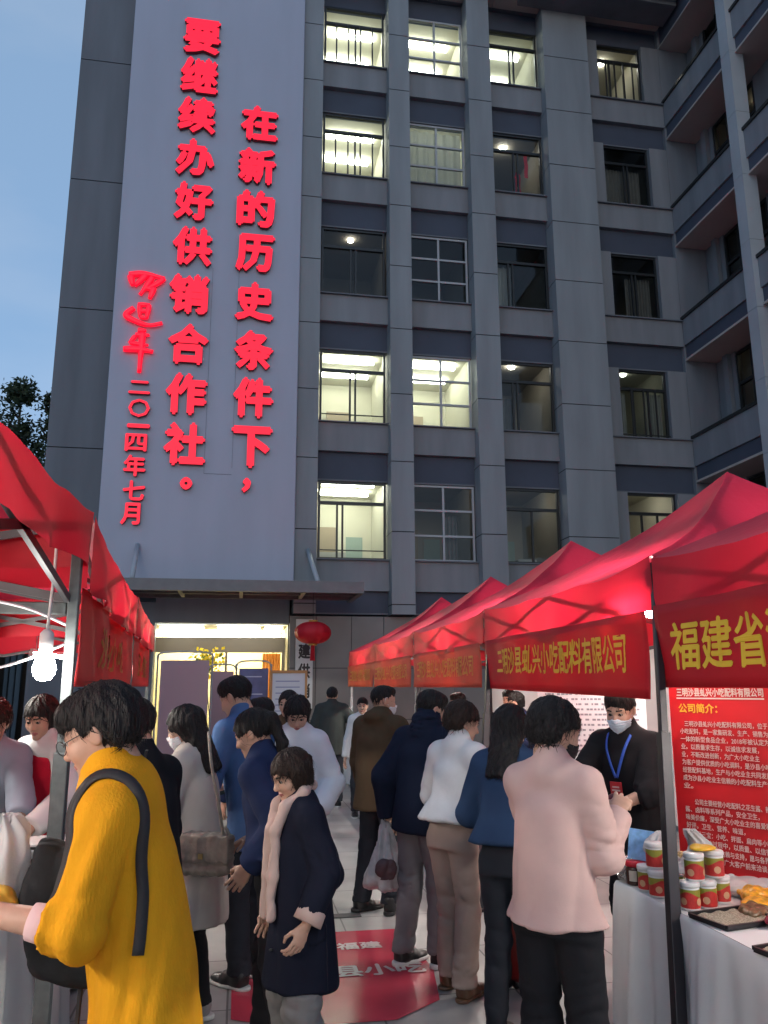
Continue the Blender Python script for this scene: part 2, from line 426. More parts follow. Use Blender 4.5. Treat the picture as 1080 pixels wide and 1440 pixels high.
def shoe_mesh(kind):
    k = ('shoe', kind)
    if k in _HC: return _HC[k]
    high = kind == 'high'
    def up(P):
        d = loft(P, (0, -.075, .035), (0, .06, .03), .036, .040, .046, .034, (1, 0, 0))
        d = smin(d, ell(P, (.0, .095, .026), (.046, .085, .034)), .03)
        d = smin(d, seg(P, (0, -.04, .05), (0, -.05, .105 if high else .075), .044, .045), .035)
        d = smin(d, seg(P, (0, -.02, .085), (0, .06, .055), .030, .022), .03)
        return smax(d, .018-P[:, 2], .004)
    def so(P):
        Q = P.copy(); Q[:, 2] = .025
        d = smin(smin(loft(Q, (0, -.08, .025), (0, .06, .025), .039, .05, .048, .05), ell(Q, (0, .095, .025), (.049, .09, .05)), .03), ell(Q, (0, -.07, .025), (.040, .045, .05)), .02)
        hz = .028 if kind in ('sneaker', 'high') else .02
        return smax(smax(d, P[:, 2]-hz, .006), .001-P[:, 2], .004)
    _HC[k] = (nets(up, (-.075, -.15, -.01), (.075, .21, .17), .0065), nets(so, (-.075, -.15, -.012), (.075, .21, .045), .0062))
    return _HC[k]
def ik(S, W, a, b, hint):
    S, W = np.asarray(S, float), np.asarray(W, float); d = W-S; L = np.linalg.norm(d)
    L2 = min(L, (a+b)*.995); u = d/L; W = S+u*L2
    x = (a*a-b*b+L2*L2)/(2*L2); h = math.sqrt(max(a*a-x*x, 0)); n = np.asarray(hint, float); n = n-u*(n@u); n = unit(n)
    return S+u*x+n*h, W
SKIN = mat("skin", (.52, .31, .22), .5, var=.06, vscale=30, bump=.05, bscale=300)
SKIN2 = mat("skin_tan", (.42, .25, .17), .5, var=.06, vscale=30, bump=.05, bscale=300)
LIP = mat("lip", (.36, .12, .11), .45); BROW = mat("eyebrow", (.03, .022, .018), .8)
HAIR = mat("hair_black", (.011, .009, .009), .58, bump=.6, bscale=170, stretch=(1, 1, .10), var=.35, vscale=60, spec=.3)
HAIRB = mat("hair_brown", (.024, .013, .009), .58, bump=.6, bscale=170, stretch=(1, 1, .10), var=.35, vscale=60, spec=.3)
EYEW = mat("eye_white", (.38, .34, .31), .3); IRIS = mat("iris_dark", (.012, .008, .006), .15)
SOLE = mat("white_sole", (.6, .6, .58), .6)
def person(label, loc, heading, H=1.65, male=False, lean=0, headp=8, heady=0, Rh=None, Lh=None, Rhint=(.5, -.6, -.5), Lhint=(-.5, -.6, -.5),
           feet=((.1, 0), (-.1, 0)), toes=(8, -8), hair=('short', HAIR), top=None, bot=None, shoe=('plain', None, None), skin=SKIN, curl=(.35, .35), vox=.010, eyes=True,
           arm=1.0, seed=1, group='people at the market'):
    k = H/1.7; l = rad(lean)
    t = np.array([0, math.sin(l), math.cos(l)]); f = np.array([0, math.cos(l), -math.sin(l)])
    P0 = np.array([0, -.10*math.sin(l)*k*1.6, .53*H])
    up = .285*H; SH = P0+up*t; NK = P0+.302*H*t
    hp, hy = rad(headp), rad(heady)
    Rhd = rotz(hy)@rotx(-hp)
    na = rad(lean*.5+headp*.5); HC = NK+rotz(hy*.4)@np.array([0, math.sin(na)*.11*k+.018, math.cos(na)*.105*k+.02*k])
    HC = HC + Rhd@np.array([0, .0, .0])
    sw = (.165 if male else .136)*k
    S = {1: SH+np.array([sw, 0, 0])-.045*k*t, -1: SH+np.array([-sw, 0, 0])-.045*k*t}
    tgt = {1: Rh if Rh is not None else (.25*k, .06, .47*H-.02), -1: Lh if Lh is not None else (-.25*k, .06, .47*H-.02)}
    hint = {1: Rhint, -1: Lhint}
    EL, WR = {}, {}
    for s in (1, -1): EL[s], WR[s] = ik(S[s], tgt[s], .168*H*arm, .148*H*(.5+.5*arm), hint[s])
    HP, KN, AN = {}, {}, {}
    for i, s in enumerate((1, -1)):
        HP[s] = P0+np.array([.082*k*s, 0, -.03*H]); an = np.array([feet[i][0], feet[i][1]-.03, .08*k])
        KN[s], AN[s] = ik(HP[s], an, .225*H, .232*H, (0, 1, .05))
    lv = ([(1.02, .075, .055), (.90, .135, .084), (.72, .154, .112), (.38, .146, .108), (0, .158, .114)] if male else
          [(1.02, .068, .05), (.90, .118, .074), (.72, .132, .108), (.38, .122, .096), (0, .158, .114)])
    lv = [(s, a*k, b*k) for s, a, b in lv]
    def torso(P, th, boxy=0, hem=None, flare=0, hemd=None):
        L = []
        for s, a, b in lv:
            if boxy and s < .6: a, b = a+(max(a, lv[2][1])-a)*boxy, b+(max(b, lv[2][2])-b)*boxy
            g = th*(1 if s < .9 else .6); L.append((P0+s*up*t, a+g, b+g))
        if hem is not None:
            c, a, b = L[-1]; c2 = np.array([0, c[1]*.9, hem]); L.append((c2, a+flare, (b+flare) if hemd is None else hemd))
            if c[2] <= hem+.02: L.pop(-2)
        L = L[::-1]; Cn = np.array([q[0] for q in L]); s_ = np.concatenate([[0], np.cumsum(np.linalg.norm(np.diff(Cn, axis=0), axis=1))])
        m = 36; u = np.linspace(0, s_[-1], m); ker = np.exp(-np.linspace(-1.6, 1.6, 9)**2); ker /= ker.sum()
        def sm(y):
            y = np.interp(u, s_, y); e = np.concatenate([2*y[0]-y[4:0:-1], y, 2*y[-1]-y[-2:-6:-1]]); return np.convolve(e, ker, 'valid')
        c = np.stack([sm(Cn[:, i]) for i in range(3)], 1).astype(np.float32); Wd = sm(np.array([q[1] for q in L])); Dd = sm(np.array([q[2] for q in L]))
        tg = np.gradient(c, axis=0); st = np.linalg.norm(tg, axis=1); tg = tg/st[:, None]; dW = np.gradient(Wd)/st; dD = np.gradient(Dd)/st
        dist = (P**2).sum(1)[:, None]-2*P@c.T+(c**2).sum(1)[None]; ix = dist.argmin(1)
        q = P-c[ix]; T = tg[ix]; h = (q*T).sum(1); hc = np.clip(h, -st[0], st[0]); W_ = (Wd[ix]+dW[ix]*hc); D_ = (Dd[ix]+dD[ix]*hc)
        x = q[:, 0]; fy = q[:, 1]*T[:, 2]-q[:, 2]*T[:, 1]
        lat = (np.sqrt((x/W_)**2+(fy/D_)**2)-1)*np.minimum(W_, D_)
        ax_ = np.where(ix == m-1, h, np.where(ix == 0, -h, -.5))
        return smax(lat, ax_, .03)
    # ---- body: hidden trunk and limbs on a coarse grid, head and hands on fine ones, joined in one mesh
    def core(P):
        d = torso(P, -.012)
        for s in (1, -1):
            d = smin(d, seg(P, S[s], EL[s], .046*k, .038*k), .03); d = smin(d, seg(P, EL[s], WR[s], .038*k, .0255*k), .01)
            d = smin(d, seg(P, HP[s], KN[s], .068*k, .047*k), .03); d = smin(d, seg(P, KN[s], AN[s], .047*k, .034*k), .02)
        return smin(d, seg(P, NK-.04*t-f*.01, HC+Rhd@np.array([0, -.022, -.05])*k, .056*k, .050*k), .03)
    pts = np.array([*S.values(), *EL.values(), *WR.values(), *KN.values(), *AN.values(), P0, HC]); lo, hi = pts.min(0)-.22, pts.max(0)+.22; lo[2] = max(lo[2], .02)
    V, Q = nets(core, lo, hi, .014)
    Vs, Qs, ms = [V], [Q], [np.zeros(len(Q), int)]; nb = len(V)
    def addm(V, Q, m=None):
        nonlocal nb
        Vs.append(V); Qs.append(Q+nb); ms.append(np.zeros(len(Q), int) if m is None else m); nb += len(V)
    hv, hq, hm = head_mesh(); hk = (.99 if male else .94)*(.35+.65*k)*1.02
    Rk = Rhd*hk
    addm(hv@Rk.T+HC, hq, hm)
    HM = {}
    for i, s in enumerate((1, -1)):
        cu = curl[i]
        if cu is None: continue
        mv, mq = hand_mesh(cu)
        yd = unit(WR[s]-EL[s]); ref = np.array([-s*.9, 0.25, 0]) if yd[2] < -.6 else np.array([-.35*s, 0, -1.])
        zn = unit(-(ref-yd*(ref@yd))); xn = np.cross(yd, zn); M = np.stack([xn, yd, zn], 1)*k
        mv = mv.copy(); q2 = mq
        if s == -1: mv[:, 0] *= -1; q2 = mq[:, ::-1]
        addm(mv@M.T+WR[s], q2); HM[s] = (M, WR[s])
    root = link_mesh("person", np.concatenate(Vs), np.concatenate(Qs), [skin, LIP, BROW], None, True, np.concatenate(ms))
    root.location = loc; root.rotation_euler = (0, 0, rad(heading)); tag(root, label, "person", group)
    # ---- hair, eyes
    if hair:
        v, q = hair_strands(hair[0], 900 if vox <= .0085 else (450 if vox <= .0105 else 160)); link_mesh("hair", v@Rk.T+HC, q, hair[1], root, True)
    if eyes:
        for s in (1, -1):
            b = MB(); n = 12
            for i in range(7):
                pass
            mb = MB().lathe([(.0005, -.0118)]+[(.0118*math.sin(math.pi*i/8), -.0118*math.cos(math.pi*i/8)) for i in range(1, 8)]+[(.0005, .0118)], 12)
            vv = np.array(mb.V)@rotx(-math.pi/2).T  # z axis to +y
            mi = [1 if np.mean([vv[i][1] for i in fc]) > .0085 else 0 for fc in mb.F]
            vv = (vv+np.array([.030*s, .0735, .003]))@Rk.T+HC
            link_mesh("eye", vv, mb.F, [EYEW, IRIS], root, True, mi)
    # ---- clothes
    surf = None
    if bot:
        th = bot.get('w', .012); hemz = bot.get('hem', .075)
        def trous(P):
            d = loft(P, P0+np.array([0, 0, -.10*k]), P0+.12*up*t, .150*k+th, .112*k+th, .14*k+th, .105*k+th)
            for s in (1, -1):
                e = seg(P, HP[s], KN[s], .078*k+th, .056*k+th*1.2); hm = AN[s]+np.array([0, 0, hemz-.08*k])
                e = smin(e, seg(P, KN[s], hm, .058*k+th*1.2, bot.get('cuff', .048)*k+th), .02)
                e = smax(e, hemz-P[:, 2], .008)
                g = np.exp(-((P[:, 2]-KN[s][2])/.12)**2)+np.exp(-((P[:, 2]-hemz-.05)/.09)**2)
                e = e+wrinkle(P, seed*7+s, .013, 22, (1, 1, 1.3))*(.35+g)
                d = smin(d, e, .03)
            if top:
                hm_ = top.get('hem', .47*H); cov = torso(P, top.get('th', .018), top.get('boxy', .7), hm_, top.get('flare', .01), top.get('hemd'))
                d = np.where(P[:, 2] > hm_+.015, np.maximum(d, cov+.030), d)
            return d
        pts = np.array([*HP.values(), *KN.values(), *AN.values()]); lo, hi = pts.min(0)-.2, pts.max(0)+.2; lo[2] = hemz-.03
        v, q = nets(trous, lo, hi, vox*1.1); link_mesh(bot.get('name', 'trousers'), v, q, bot['m'], root, True)
    if top:
        th = top.get('th', .018); puff = top.get('puff', .0); hem = top.get('hem', .47*H)
        slv = top.get('sleeve', 1.0); am = top.get('fold', .018)
        def upper(P):
            d = torso(P, th, top.get('boxy', .7), hem, top.get('flare', .01), top.get('hemd'))
            d = d+wrinkle(P, seed*5, am, top.get('ff', 11), (1, 1, .35))*np.clip((SH[2]-P[:, 2])/.35, .15, 1)
            if top.get('pleat'):
                ang = np.arctan2(P[:, 0], P[:, 1]-P0[1]); g = np.clip((P0[2]+.12-P[:, 2])/.5, 0, 1)
                d = d+g*top['pleat']*(np.sin(9*ang+seed)+.6*np.sin(14*ang+2*seed))
            if hem is not None: d = smax(d, hem+.012*np.sin(7*P[:, 0]+seed)-P[:, 2], .01)
            for s in (1, -1):
                d = smin(d, seg(P, SH-.0*t, S[s], .052*k+th*.6, .056*k+th*.7), top.get('sh_k', .07))
                r0, r1, r2 = .056*k+th*.7+puff*.6, .049*k+th*.7+puff, .036*k+th*.7+puff*.8
                e = seg(P, S[s], EL[s], r0, r1)
                if slv > 0:
                    Wp = EL[s]+(WR[s]-EL[s])*(slv-.02); ra = r1+(r2-r1)*slv
                    fo = seg(P, EL[s], Wp, r1, ra)
                    u = unit(WR[s]-EL[s]); fo = smax(fo, (P-np.asarray(Wp, np.float32))@u.astype(np.float32)-.004, .01)
                    if top.get('cuff'): fo = smin(fo, seg(P, Wp-u*.035, Wp-u*.012, ra+.004, ra+.004), .006)
                    e = smin(e, fo, .02)
                if slv < 1 and slv > 0 and top.get('roll'):
                    u = unit(WR[s]-EL[s]); Wp = EL[s]+(WR[s]-EL[s])*(slv-.1)
                    q = (P-EL[s].astype(np.float32))@u.astype(np.float32)
                    e = e+.006*np.sin(q*75+2*np.sin(P[:, 0]*30))
                g = np.exp(-(np.linalg.norm(P-EL[s].astype(np.float32), axis=1)/.14)**2)
                e = e+wrinkle(P, seed*3+s, am*.55, 20, (1, 1, 1))*(.5+1.0*g)
                d = smin(d, e, top.get('arm_k', .022))
            c = top.get('collar')
            if c == 'turtle':
                n2 = NK+(HC-NK)*.42; d = smin(d, seg(P, NK-.03*t, n2, .074*k, .066*k), .03)
                d = smin(d, seg(P, n2-np.array([0, 0, .02]), n2-np.array([0, 0, .006]), .07*k, .069*k), .008)
            elif c == 'stand':
                d = smin(d, seg(P, NK-.03*t-f*.012, NK+(HC-NK)*.34-f*.012, .080*k, .068*k), .025)
            elif c == 'hood':
                d = smin(d, ell(P, NK-f*.06+t*.005, (.115*k, .085*k, .06*k)), .03)
                d = smin(d, seg(P, NK-.03*t, NK+(HC-NK)*.25, .085*k, .08*k), .03)
            elif c == 'fur':
                d = smin(d, seg(P, NK-f*.02-.02*t, NK+(HC-NK)*.35-f*.015, .095*k, .098*k)+wrinkle(P, 5, .02, 70, (1, 1, 1)), .02)
            elif c == 'lapel':
                e = seg(P, NK-f*.02-.04*t, NK-f*.02+(HC-NK)*.20, .084*k, .068*k)
                d = smin(d, e, .02)
            else:
                d = smin(d, seg(P, NK-.05*t-f*.012, NK+.02*t-f*.012, .080*k, .064*k), .02)
            return d
        pts = np.array([*S.values(), *EL.values(), *WR.values(), NK, HC-np.array([0, 0, .05])]); pad = .16+puff+th+max(top.get('flare', 0), 0)
        lo, hi = pts.min(0)-pad, pts.max(0)+.10; hi[:2] = pts.max(0)[:2]+pad; lo[2] = min(hem-.03, lo[2]); lo[0] = min(lo[0], -.3); hi[0] = max(hi[0], .3)
        lo[1] = min(lo[1], P0[1]-.2-top.get('flare', 0)); hi[1] = max(hi[1], P0[1]+.22+top.get('flare', 0))
        surf = upper; v, q = nets(upper, lo, hi, vox); link_mesh(top.get('name', 'jacket'), v, q, top['m'], root, True)
    if shoe:
        kind, m1, m2 = shoe
        (uv, uq), (sv, sq) = shoe_mesh(kind)
        for i, s in enumerate((1, -1)):
            M = rotz(rad(toes[i]))*k*.97; o = np.array([AN[s][0], AN[s][1]+.035, 0])
            b = link_mesh("shoe", uv@M.T+o, uq, m1, root, True); link_mesh("sole", sv@M.T+o, sq, m2 or SOLE, b, True)
    root_info = dict(root=root, HC=HC, Rhd=Rhd, hk=hk, NK=NK, S=S, EL=EL, WR=WR, P0=P0, t=t, f=f, k=k, H=H, up=up, HM=HM, lv=lv, torso=torso, surf=surf)
    return root_info
def on_head(I, pts):
    return np.asarray(pts, float)@(I['Rhd']*I['hk']).T+I['HC']
def world_of(I, p):
    r = I['root']; return Vector(r.location)+Matrix.Rotation(r.rotation_euler.z, 3, 'Z')@Vector(p)
def face_mask(I, m):
    if ('mask') not in _HC:
        def fn(P):
            d = smax(face_sdf(P)-.006, -(face_sdf(P)-.0005), .001)
            d = smin(d, smax(ell(P, (0, .06, -.052), (.058, .052, .056)), -ell(P, (0, .055, -.05), (.053, .05, .052)), .001), .004)
            A = np.abs(P[:, 0])
            d = smax(d, P[:, 2]-(-.012-.35*A), .004); d = smax(d, -.108+.45*A-P[:, 2], .004); d = smax(d, .018+.1*A-P[:, 1], .004)
            return d+.0012*np.sin(P[:, 2]*420)
        _HC['mask'] = nets(fn, (-.08, -.01, -.125), (.08, .13, .02), .0040)
    v, q = _HC['mask']; o = link_mesh("face_mask", on_head(I, v), q, m, I['root'], True)
    for s in (1, -1):
        MB().tube(on_head(I, [(.058*s, .03, -.035), (.073*s, .0, -.02), (.079*s, -.025, .0), (.078*s, -.02, .025), (.074*s, .0, .03)]), .0022, 6).build("ear_loop", m, o, True)
    return o
def strap(I, pts, wdt, m, name="strap", thick=.006, parent=None):
    """flat band through points (person space)"""
    pts = [Vector(p) for p in pts]; mb = MB(); V = []
    c = I['P0']+.6*I['up']*I['t']
    for i, p in enumerate(pts):
        tt = (pts[min(i+1, len(pts)-1)]-pts[max(i-1, 0)]).normalized()
        n = Vector((p.x-c[0]*.5, p.y-c[1], (p.z-c[2])*.5)); n = (n-tt*n.dot(tt)).normalized(); b = tt.cross(n)
        V += [p-b*wdt/2, p+b*wdt/2, p+b*wdt/2+n*thick, p-b*wdt/2+n*thick]
    F = [(0, 3, 2, 1)]
    for i in range(len(pts)-1):
        for j in range(4): F.append((4*i+j, 4*i+(j+1) % 4, 4*i+4+(j+1) % 4, 4*i+4+j))
    e = 4*(len(pts)-1); F.append((e, e+1, e+2, e+3)); mb.add(V, F)
    return mb.build(name, m, parent or I['root'], True)
def lay_on(I, pts, off=.006):
    P = np.asarray(pts, np.float32); fn = I['surf']
    for _ in range(8):
        d = fn(P)-off; g = np.stack([fn(P+e)-fn(P-e) for e in np.eye(3, dtype=np.float32)*.004], 1)
        g /= np.maximum(np.linalg.norm(g, axis=1, keepdims=True), 1e-6); P = P-.8*d[:, None]*g
    return P
def smooth_path(pts, n=6):
    P = [np.asarray(p, float) for p in pts]; P = [2*P[0]-P[1]]+P+[2*P[-1]-P[-2]]; out = []
    for i in range(1, len(P)-2):
        for j in range(n):
            u = j/n; a, b, c, d = P[i-1:i+3]
            out.append(.5*((2*b)+(-a+c)*u+(2*a-5*b+4*c-d)*u*u+(-a+3*b-3*c+d)*u**3))
    out.append(P[-2]); return out
# ------------------------------------------------------------------ ground
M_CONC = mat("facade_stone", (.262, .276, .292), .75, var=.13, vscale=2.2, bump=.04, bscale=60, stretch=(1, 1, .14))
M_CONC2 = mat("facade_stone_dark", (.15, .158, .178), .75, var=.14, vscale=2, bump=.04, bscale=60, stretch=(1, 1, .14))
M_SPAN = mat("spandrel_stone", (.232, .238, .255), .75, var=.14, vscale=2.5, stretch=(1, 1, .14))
M_BAND = mat("band_navy", (.07, .082, .115), .8, var=.08, vscale=1.5)
M_PANEL = mat("sign_panel_paint", (.43, .44, .53), .6, var=.06, vscale=1.2, stretch=(1, 1, .2))
M_GAP = mat("joint_black", (.02, .02, .025), .9)
M_SOFF = mat("soffit_render", (.50, .44, .40), .8, var=.08, vscale=.8)
M_FRAME = mat("dark_frame", (.018, .02, .022), .4)
M_FRAMEW = mat("white_frame", (.42, .43, .45), .45)
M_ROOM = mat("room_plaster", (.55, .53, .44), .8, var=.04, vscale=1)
M_ROOMD = mat("room_plaster_dim", (.30, .28, .24), .8, var=.06, vscale=1)  # darker copy of the room plaster, dimness of weakly lit rooms in its colour
M_GLASS = glass("window_glass"); M_FROST = mat("frosted_glass", (.45, .47, .45), .5, trans=.6)
M_STEEL = mat("steel_grey", (.32, .33, .34), .4, metal=.6, var=.1, vscale=15)
M_WHITE = mat("white_paint", (.65, .65, .64), .5, var=.05, vscale=10)
M_BLACK = mat("black_metal", (.015, .014, .016), .4)
def lampm(n, c, s): return mat(n, (.8, .8, .8), .5, emit=c, estr=s)
L_BR = lampm("lamp_bright", (.98, 1.0, .84), 7.5); L_MID = lampm("lamp_mid", (.95, 1.0, .86), 4); L_DIM = lampm("lamp_dim", (1, .90, .76), 6); L_SPOT = lampm("lamp_spot", (1, .93, .80), 22)

def ground_mat():
    m = bpy.data.materials.new("paving"); m.use_nodes = True; N, L = m.node_tree.nodes, m.node_tree.links; b = N["Principled BSDF"]
    tc = N.new("ShaderNodeTexCoord"); br = N.new("ShaderNodeTexBrick")
    br.inputs["Scale"].default_value = 1; br.inputs["Brick Width"].default_value = .8; br.inputs["Row Height"].default_value = .8
    br.inputs["Mortar Size"].default_value = .006; br.offset = 0
    br.inputs["Color1"].default_value = (.37, .365, .355, 1); br.inputs["Color2"].default_value = (.325, .325, .32, 1); br.inputs["Mortar"].default_value = (.08, .08, .08, 1)
    L.new(tc.outputs["Object"], br.inputs[0])
    nz = N.new("ShaderNodeTexNoise"); nz.inputs["Scale"].default_value = 2.2; nz.inputs["Detail"].default_value = 7; L.new(tc.outputs["Object"], nz.inputs[0])
    mr = N.new("ShaderNodeMapRange"); mr.inputs[1].default_value = .35; mr.inputs[2].default_value = .7; mr.inputs[3].default_value = .66; mr.inputs[4].default_value = 1.12; L.new(nz.outputs[0], mr.inputs[0])
    mx = N.new("ShaderNodeMix"); mx.data_type = 'RGBA'; mx.blend_type = 'MULTIPLY'; mx.inputs[0].default_value = 1
    L.new(br.outputs[0], mx.inputs[6]); L.new(mr.outputs[0], mx.inputs[7]); L.new(mx.outputs[2], b.inputs[0])
    m2 = N.new("ShaderNodeMapRange"); m2.inputs[3].default_value = .22; m2.inputs[4].default_value = .5; L.new(nz.outputs[0], m2.inputs[0]); L.new(m2.outputs[0], b.inputs["Roughness"])
    bp = N.new("ShaderNodeBump"); bp.inputs["Strength"].default_value = .15; bp.inputs["Distance"].default_value = .01; L.new(br.outputs["Fac"], bp.inputs["Height"]); bp.invert = True; L.new(bp.outputs[0], b.inputs["Normal"])
    return m
b = MB(); b.box(-7.2, -7.0, -10, 45, 0, 3.4)
for i in range(70): b.box(-6.99, -6.96, -9.8+.75*i, -9.5+.75*i, .1, 3.3)
tag(b.build("perimeter_wall", mat("wall_grey", (.13, .14, .15), .8, var=.12, vscale=2)), "long grey ribbed boundary wall behind the left stalls", "wall")
structure(MB().grid(lambda u, v: (-600+1200*u, -400+1200*v, 0), 8, 8).build("ground", ground_mat()))

# ------------------------------------------------------------------ main building
bld = thing("office_building", "tall grey stone office building with rows of windows facing the market", "building", (0, 18, 0))
def bb(name, m, mb, parent=bld, bevel=0, smooth=False):
    """mesh written in world metres, hung under the building root"""
    mb.V = [(x, y-18, z) for x, y, z in mb.V]
    return mb.build(name, m, parent, smooth, bevel)
FL = 3.27; SILL = [4.5+FL*i for i in range(5)]
# stone piers: stacked panels with open joints
def pier(x0, x1, y0, y1, z0, z1, joints, m=M_CONC):
    b = MB(); zs = [z0]+[j for j in joints if z0 < j < z1]+[z1]
    for a, c in zip(zs, zs[1:]): b.box(x0, x1, y0, y1, a+.011, c-.011)
    b.m = 1; b.box(x0+.012, x1-.012, y0+.012, y1-.001, z0, z1)
    return bb("pier", [m, M_GAP], b)
JT = [3.25+1.66*i+.2 for i in range(12)]
for x0, x1 in ((1.13, 1.62), (3.32, 3.86), (5.45, 6.07), (7.6, 8.88)):
    pier(x0, x1, 17.65, 18.4, 3.22, 20.0, JT)
BAYS = [(1.62, 3.32), (3.86, 5.45), (6.07, 7.6), (8.88, 11.2)]
WINX = [(1.68, 3.27), (3.90, 5.42), (6.10, 7.57), (9.33, 10.66)]
rng = random.Random(4)
for x0, x1 in BAYS:
    for i, s in enumerate(SILL):
        b = MB()
        b.m = 0; b.box(x0+.002, x1-.002, 17.97, 18.30, s-.72, s-.03)
        b.m = 2; b.box(x0+.001, x1-.001, 17.90, 18.28, s-.03, s+.0)     # sill ledge
        zt = SILL[i-1]+1.85 if i else 3.25
        b.m = 1; b.box(x0+.003, x1-.003, 18.10, 18.30, zt+.04, s-.725)
        b.m = 2; b.box(x0+.003, x1-.003, 18.07, 18.29, zt, zt+.04)
        bb("spandrel", [M_SPAN, M_BAND, M_CONC2], b)
    bb("lintel", M_BAND, MB().box(x0+.003, x1-.003, 18.10, 18.30, SILL[4]+1.85, 20.0))
# wall either side of the narrow windows in the last bay
for s in SILL:
    bb("wall", M_SPAN, MB().box(8.885, 9.32, 17.972, 18.29, s+.002, s+1.84)); bb("wall", M_SPAN, MB().box(10.67, 11.19, 17.972, 18.29, s+.002, s+1.84))

def window(x0, x1, s, kind, lit, y=18.1, bars=0, h=1.84, rail=False, flip=False):
    b = MB(); z0, z1 = s+.003, s+h; t = .05
    fm = M_FRAMEW if kind == 'grid' else M_FRAME
    b.box(x0, x0+t, y, y+.08, z0, z1); b.box(x1-t, x1, y, y+.08, z0, z1); b.box(x0+t, x1-t, y, y+.08, z0, z0+t); b.box(x0+t, x1-t, y, y+.08, z1-t, z1)
    xm = (x0+x1)/2
    if kind == 'grid':
        b.box(xm-.025, xm+.025, y+.004, y+.07, z0+t, z1-t)
        for q in (1/3, 2/3): zc = z0+(z1-z0)*q; b.box(x0+t, xm-.025, y+.006, y+.066, zc-.025, zc+.025); b.box(xm+.025, x1-t, y+.006, y+.066, zc-.025, zc+.025)
    else:
        zt = s+1.33; b.box(x0+t, x1-t, y-.012, y+.07, zt-.035, zt+.035)
        w = x1-x0; ms = (.52,) if w > 1.4 else (.3, .62)
        if kind == 'slide': ms = (.46, .54) if not flip else (.28, .36)
        for q in ms: xc = x0+w*q; b.box(xc-.022, xc+.022, y+.004, y+.06, z0+t, zt-.035)
        if bars:
            for q in range(1, bars+1): xc = x0+w*q/(bars+1); b.box(xc-.019, xc+.019, y-.05, y-.02, z0, zt)
            b.box(x0, x1, y-.047, y-.029, z0+.08, z0+.105)
        if rail: b.box(x0+t, x1-t, y-.03, y-.012, z0+.2, z0+.225)
    o = bb("window", fm, b)
    g = MB(); g.add([(x0+.03, y+.035, z0+.03), (x1-.03, y+.035, z0+.03), (x1-.03, y+.035, z1-.03), (x0+.03, y+.035, z1-.03)], [(0, 1, 2, 3)])
    gl = g.build("pane", M_FROST if lit == 'frost' else M_GLASS, o); gl.location = (0, -18, 0)
    return o
def room(x0, x1, s, lamp, wall=M_ROOM, kind='tube', y0=18.31, depth=2.9, side=0):
    """an open-fronted room behind a window, with its ceiling lamp"""
    z0, z1 = s-.7, s+2.15; y1 = y0+depth; b = MB()
    b.add([(x0, y0, z0), (x1, y0, z0), (x1, y1, z0), (x0, y1, z0), (x0, y0, z1), (x1, y0, z1), (x1, y1, z1), (x0, y1, z1)],
          [(0, 1, 2, 3), (7, 6, 5, 4), (3, 2, 6, 7), (0, 3, 7, 4), (2, 1, 5, 6)])
    r = bb("room", wall, b)
    if lamp is None: return r
    rr = random.Random(int(x0*50+s*7)); f = MB(); q = x0+.2+rr.random()*.5; f.m = 0; f.box(q, q+.62, y1-.06, y1-.01, z0, z0+2.05); f.m = 1
    q = x0+.15; wd = rr.uniform(.5, .9); f.box(q, q+wd, y1-.9, y1-.5, z0, s+rr.uniform(.1, .7)); q = x1-.75; f.box(q, q+.5, y0+1.2, y0+1.6, z0, s+rr.uniform(.0, .45)); f.m = 2; f.box(x1-.7, x1-.25, y1-.03, y1-.011, s+.5, s+1.1)
    ff = f.build("furniture", [mat("room_door", (.30, .24, .17), .6), mat("room_cabinet", (.36, .36, .34), .6), mat("room_picture", (.25, .33, .30), .6)], r); ff.location = (0, -18, 0)
    l = MB()
    if kind == 'tube':
        l.box(x0+.25, x1-.25, y0+.9, y0+1.02, z1-.12, z1-.04); l.box(x0+.25, x1-.25, y0+1.9, y0+2.02, z1-.12, z1-.04)
    elif kind == 'spot':
        l.lathe([(.001, -.06), (.075, -.06), (.075, -.01), (.001, -.01)], 16, (x0+(x1-x0)*.5, y0+.75, z1))
    lm = l.build("ceiling_lamp", lamp, r); lm.location = (0, -18, 0)
    return r
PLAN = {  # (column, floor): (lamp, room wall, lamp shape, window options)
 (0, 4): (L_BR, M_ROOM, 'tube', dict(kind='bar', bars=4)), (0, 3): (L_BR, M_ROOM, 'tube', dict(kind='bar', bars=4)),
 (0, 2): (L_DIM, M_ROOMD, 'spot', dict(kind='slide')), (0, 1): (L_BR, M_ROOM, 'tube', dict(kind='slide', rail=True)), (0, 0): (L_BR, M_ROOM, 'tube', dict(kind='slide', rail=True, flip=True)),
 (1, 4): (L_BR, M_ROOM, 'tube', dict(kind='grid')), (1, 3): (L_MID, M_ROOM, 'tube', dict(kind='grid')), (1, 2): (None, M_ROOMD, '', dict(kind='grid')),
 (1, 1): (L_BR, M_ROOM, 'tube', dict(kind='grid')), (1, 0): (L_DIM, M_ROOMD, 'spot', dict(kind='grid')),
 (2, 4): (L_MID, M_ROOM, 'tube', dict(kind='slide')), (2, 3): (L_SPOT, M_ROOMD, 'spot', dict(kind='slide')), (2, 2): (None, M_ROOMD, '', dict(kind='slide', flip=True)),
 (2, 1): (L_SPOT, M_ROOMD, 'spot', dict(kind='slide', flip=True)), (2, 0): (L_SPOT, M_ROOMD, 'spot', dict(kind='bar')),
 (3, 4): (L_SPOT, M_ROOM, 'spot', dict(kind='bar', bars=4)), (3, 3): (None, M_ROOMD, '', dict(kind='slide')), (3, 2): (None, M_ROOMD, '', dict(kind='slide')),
 (3, 1): (L_MID, M_ROOM, 'spot', dict(kind='bar', bars=3)), (3, 0): (L_SPOT, M_ROOM, 'spot', dict(kind='bar')),
}
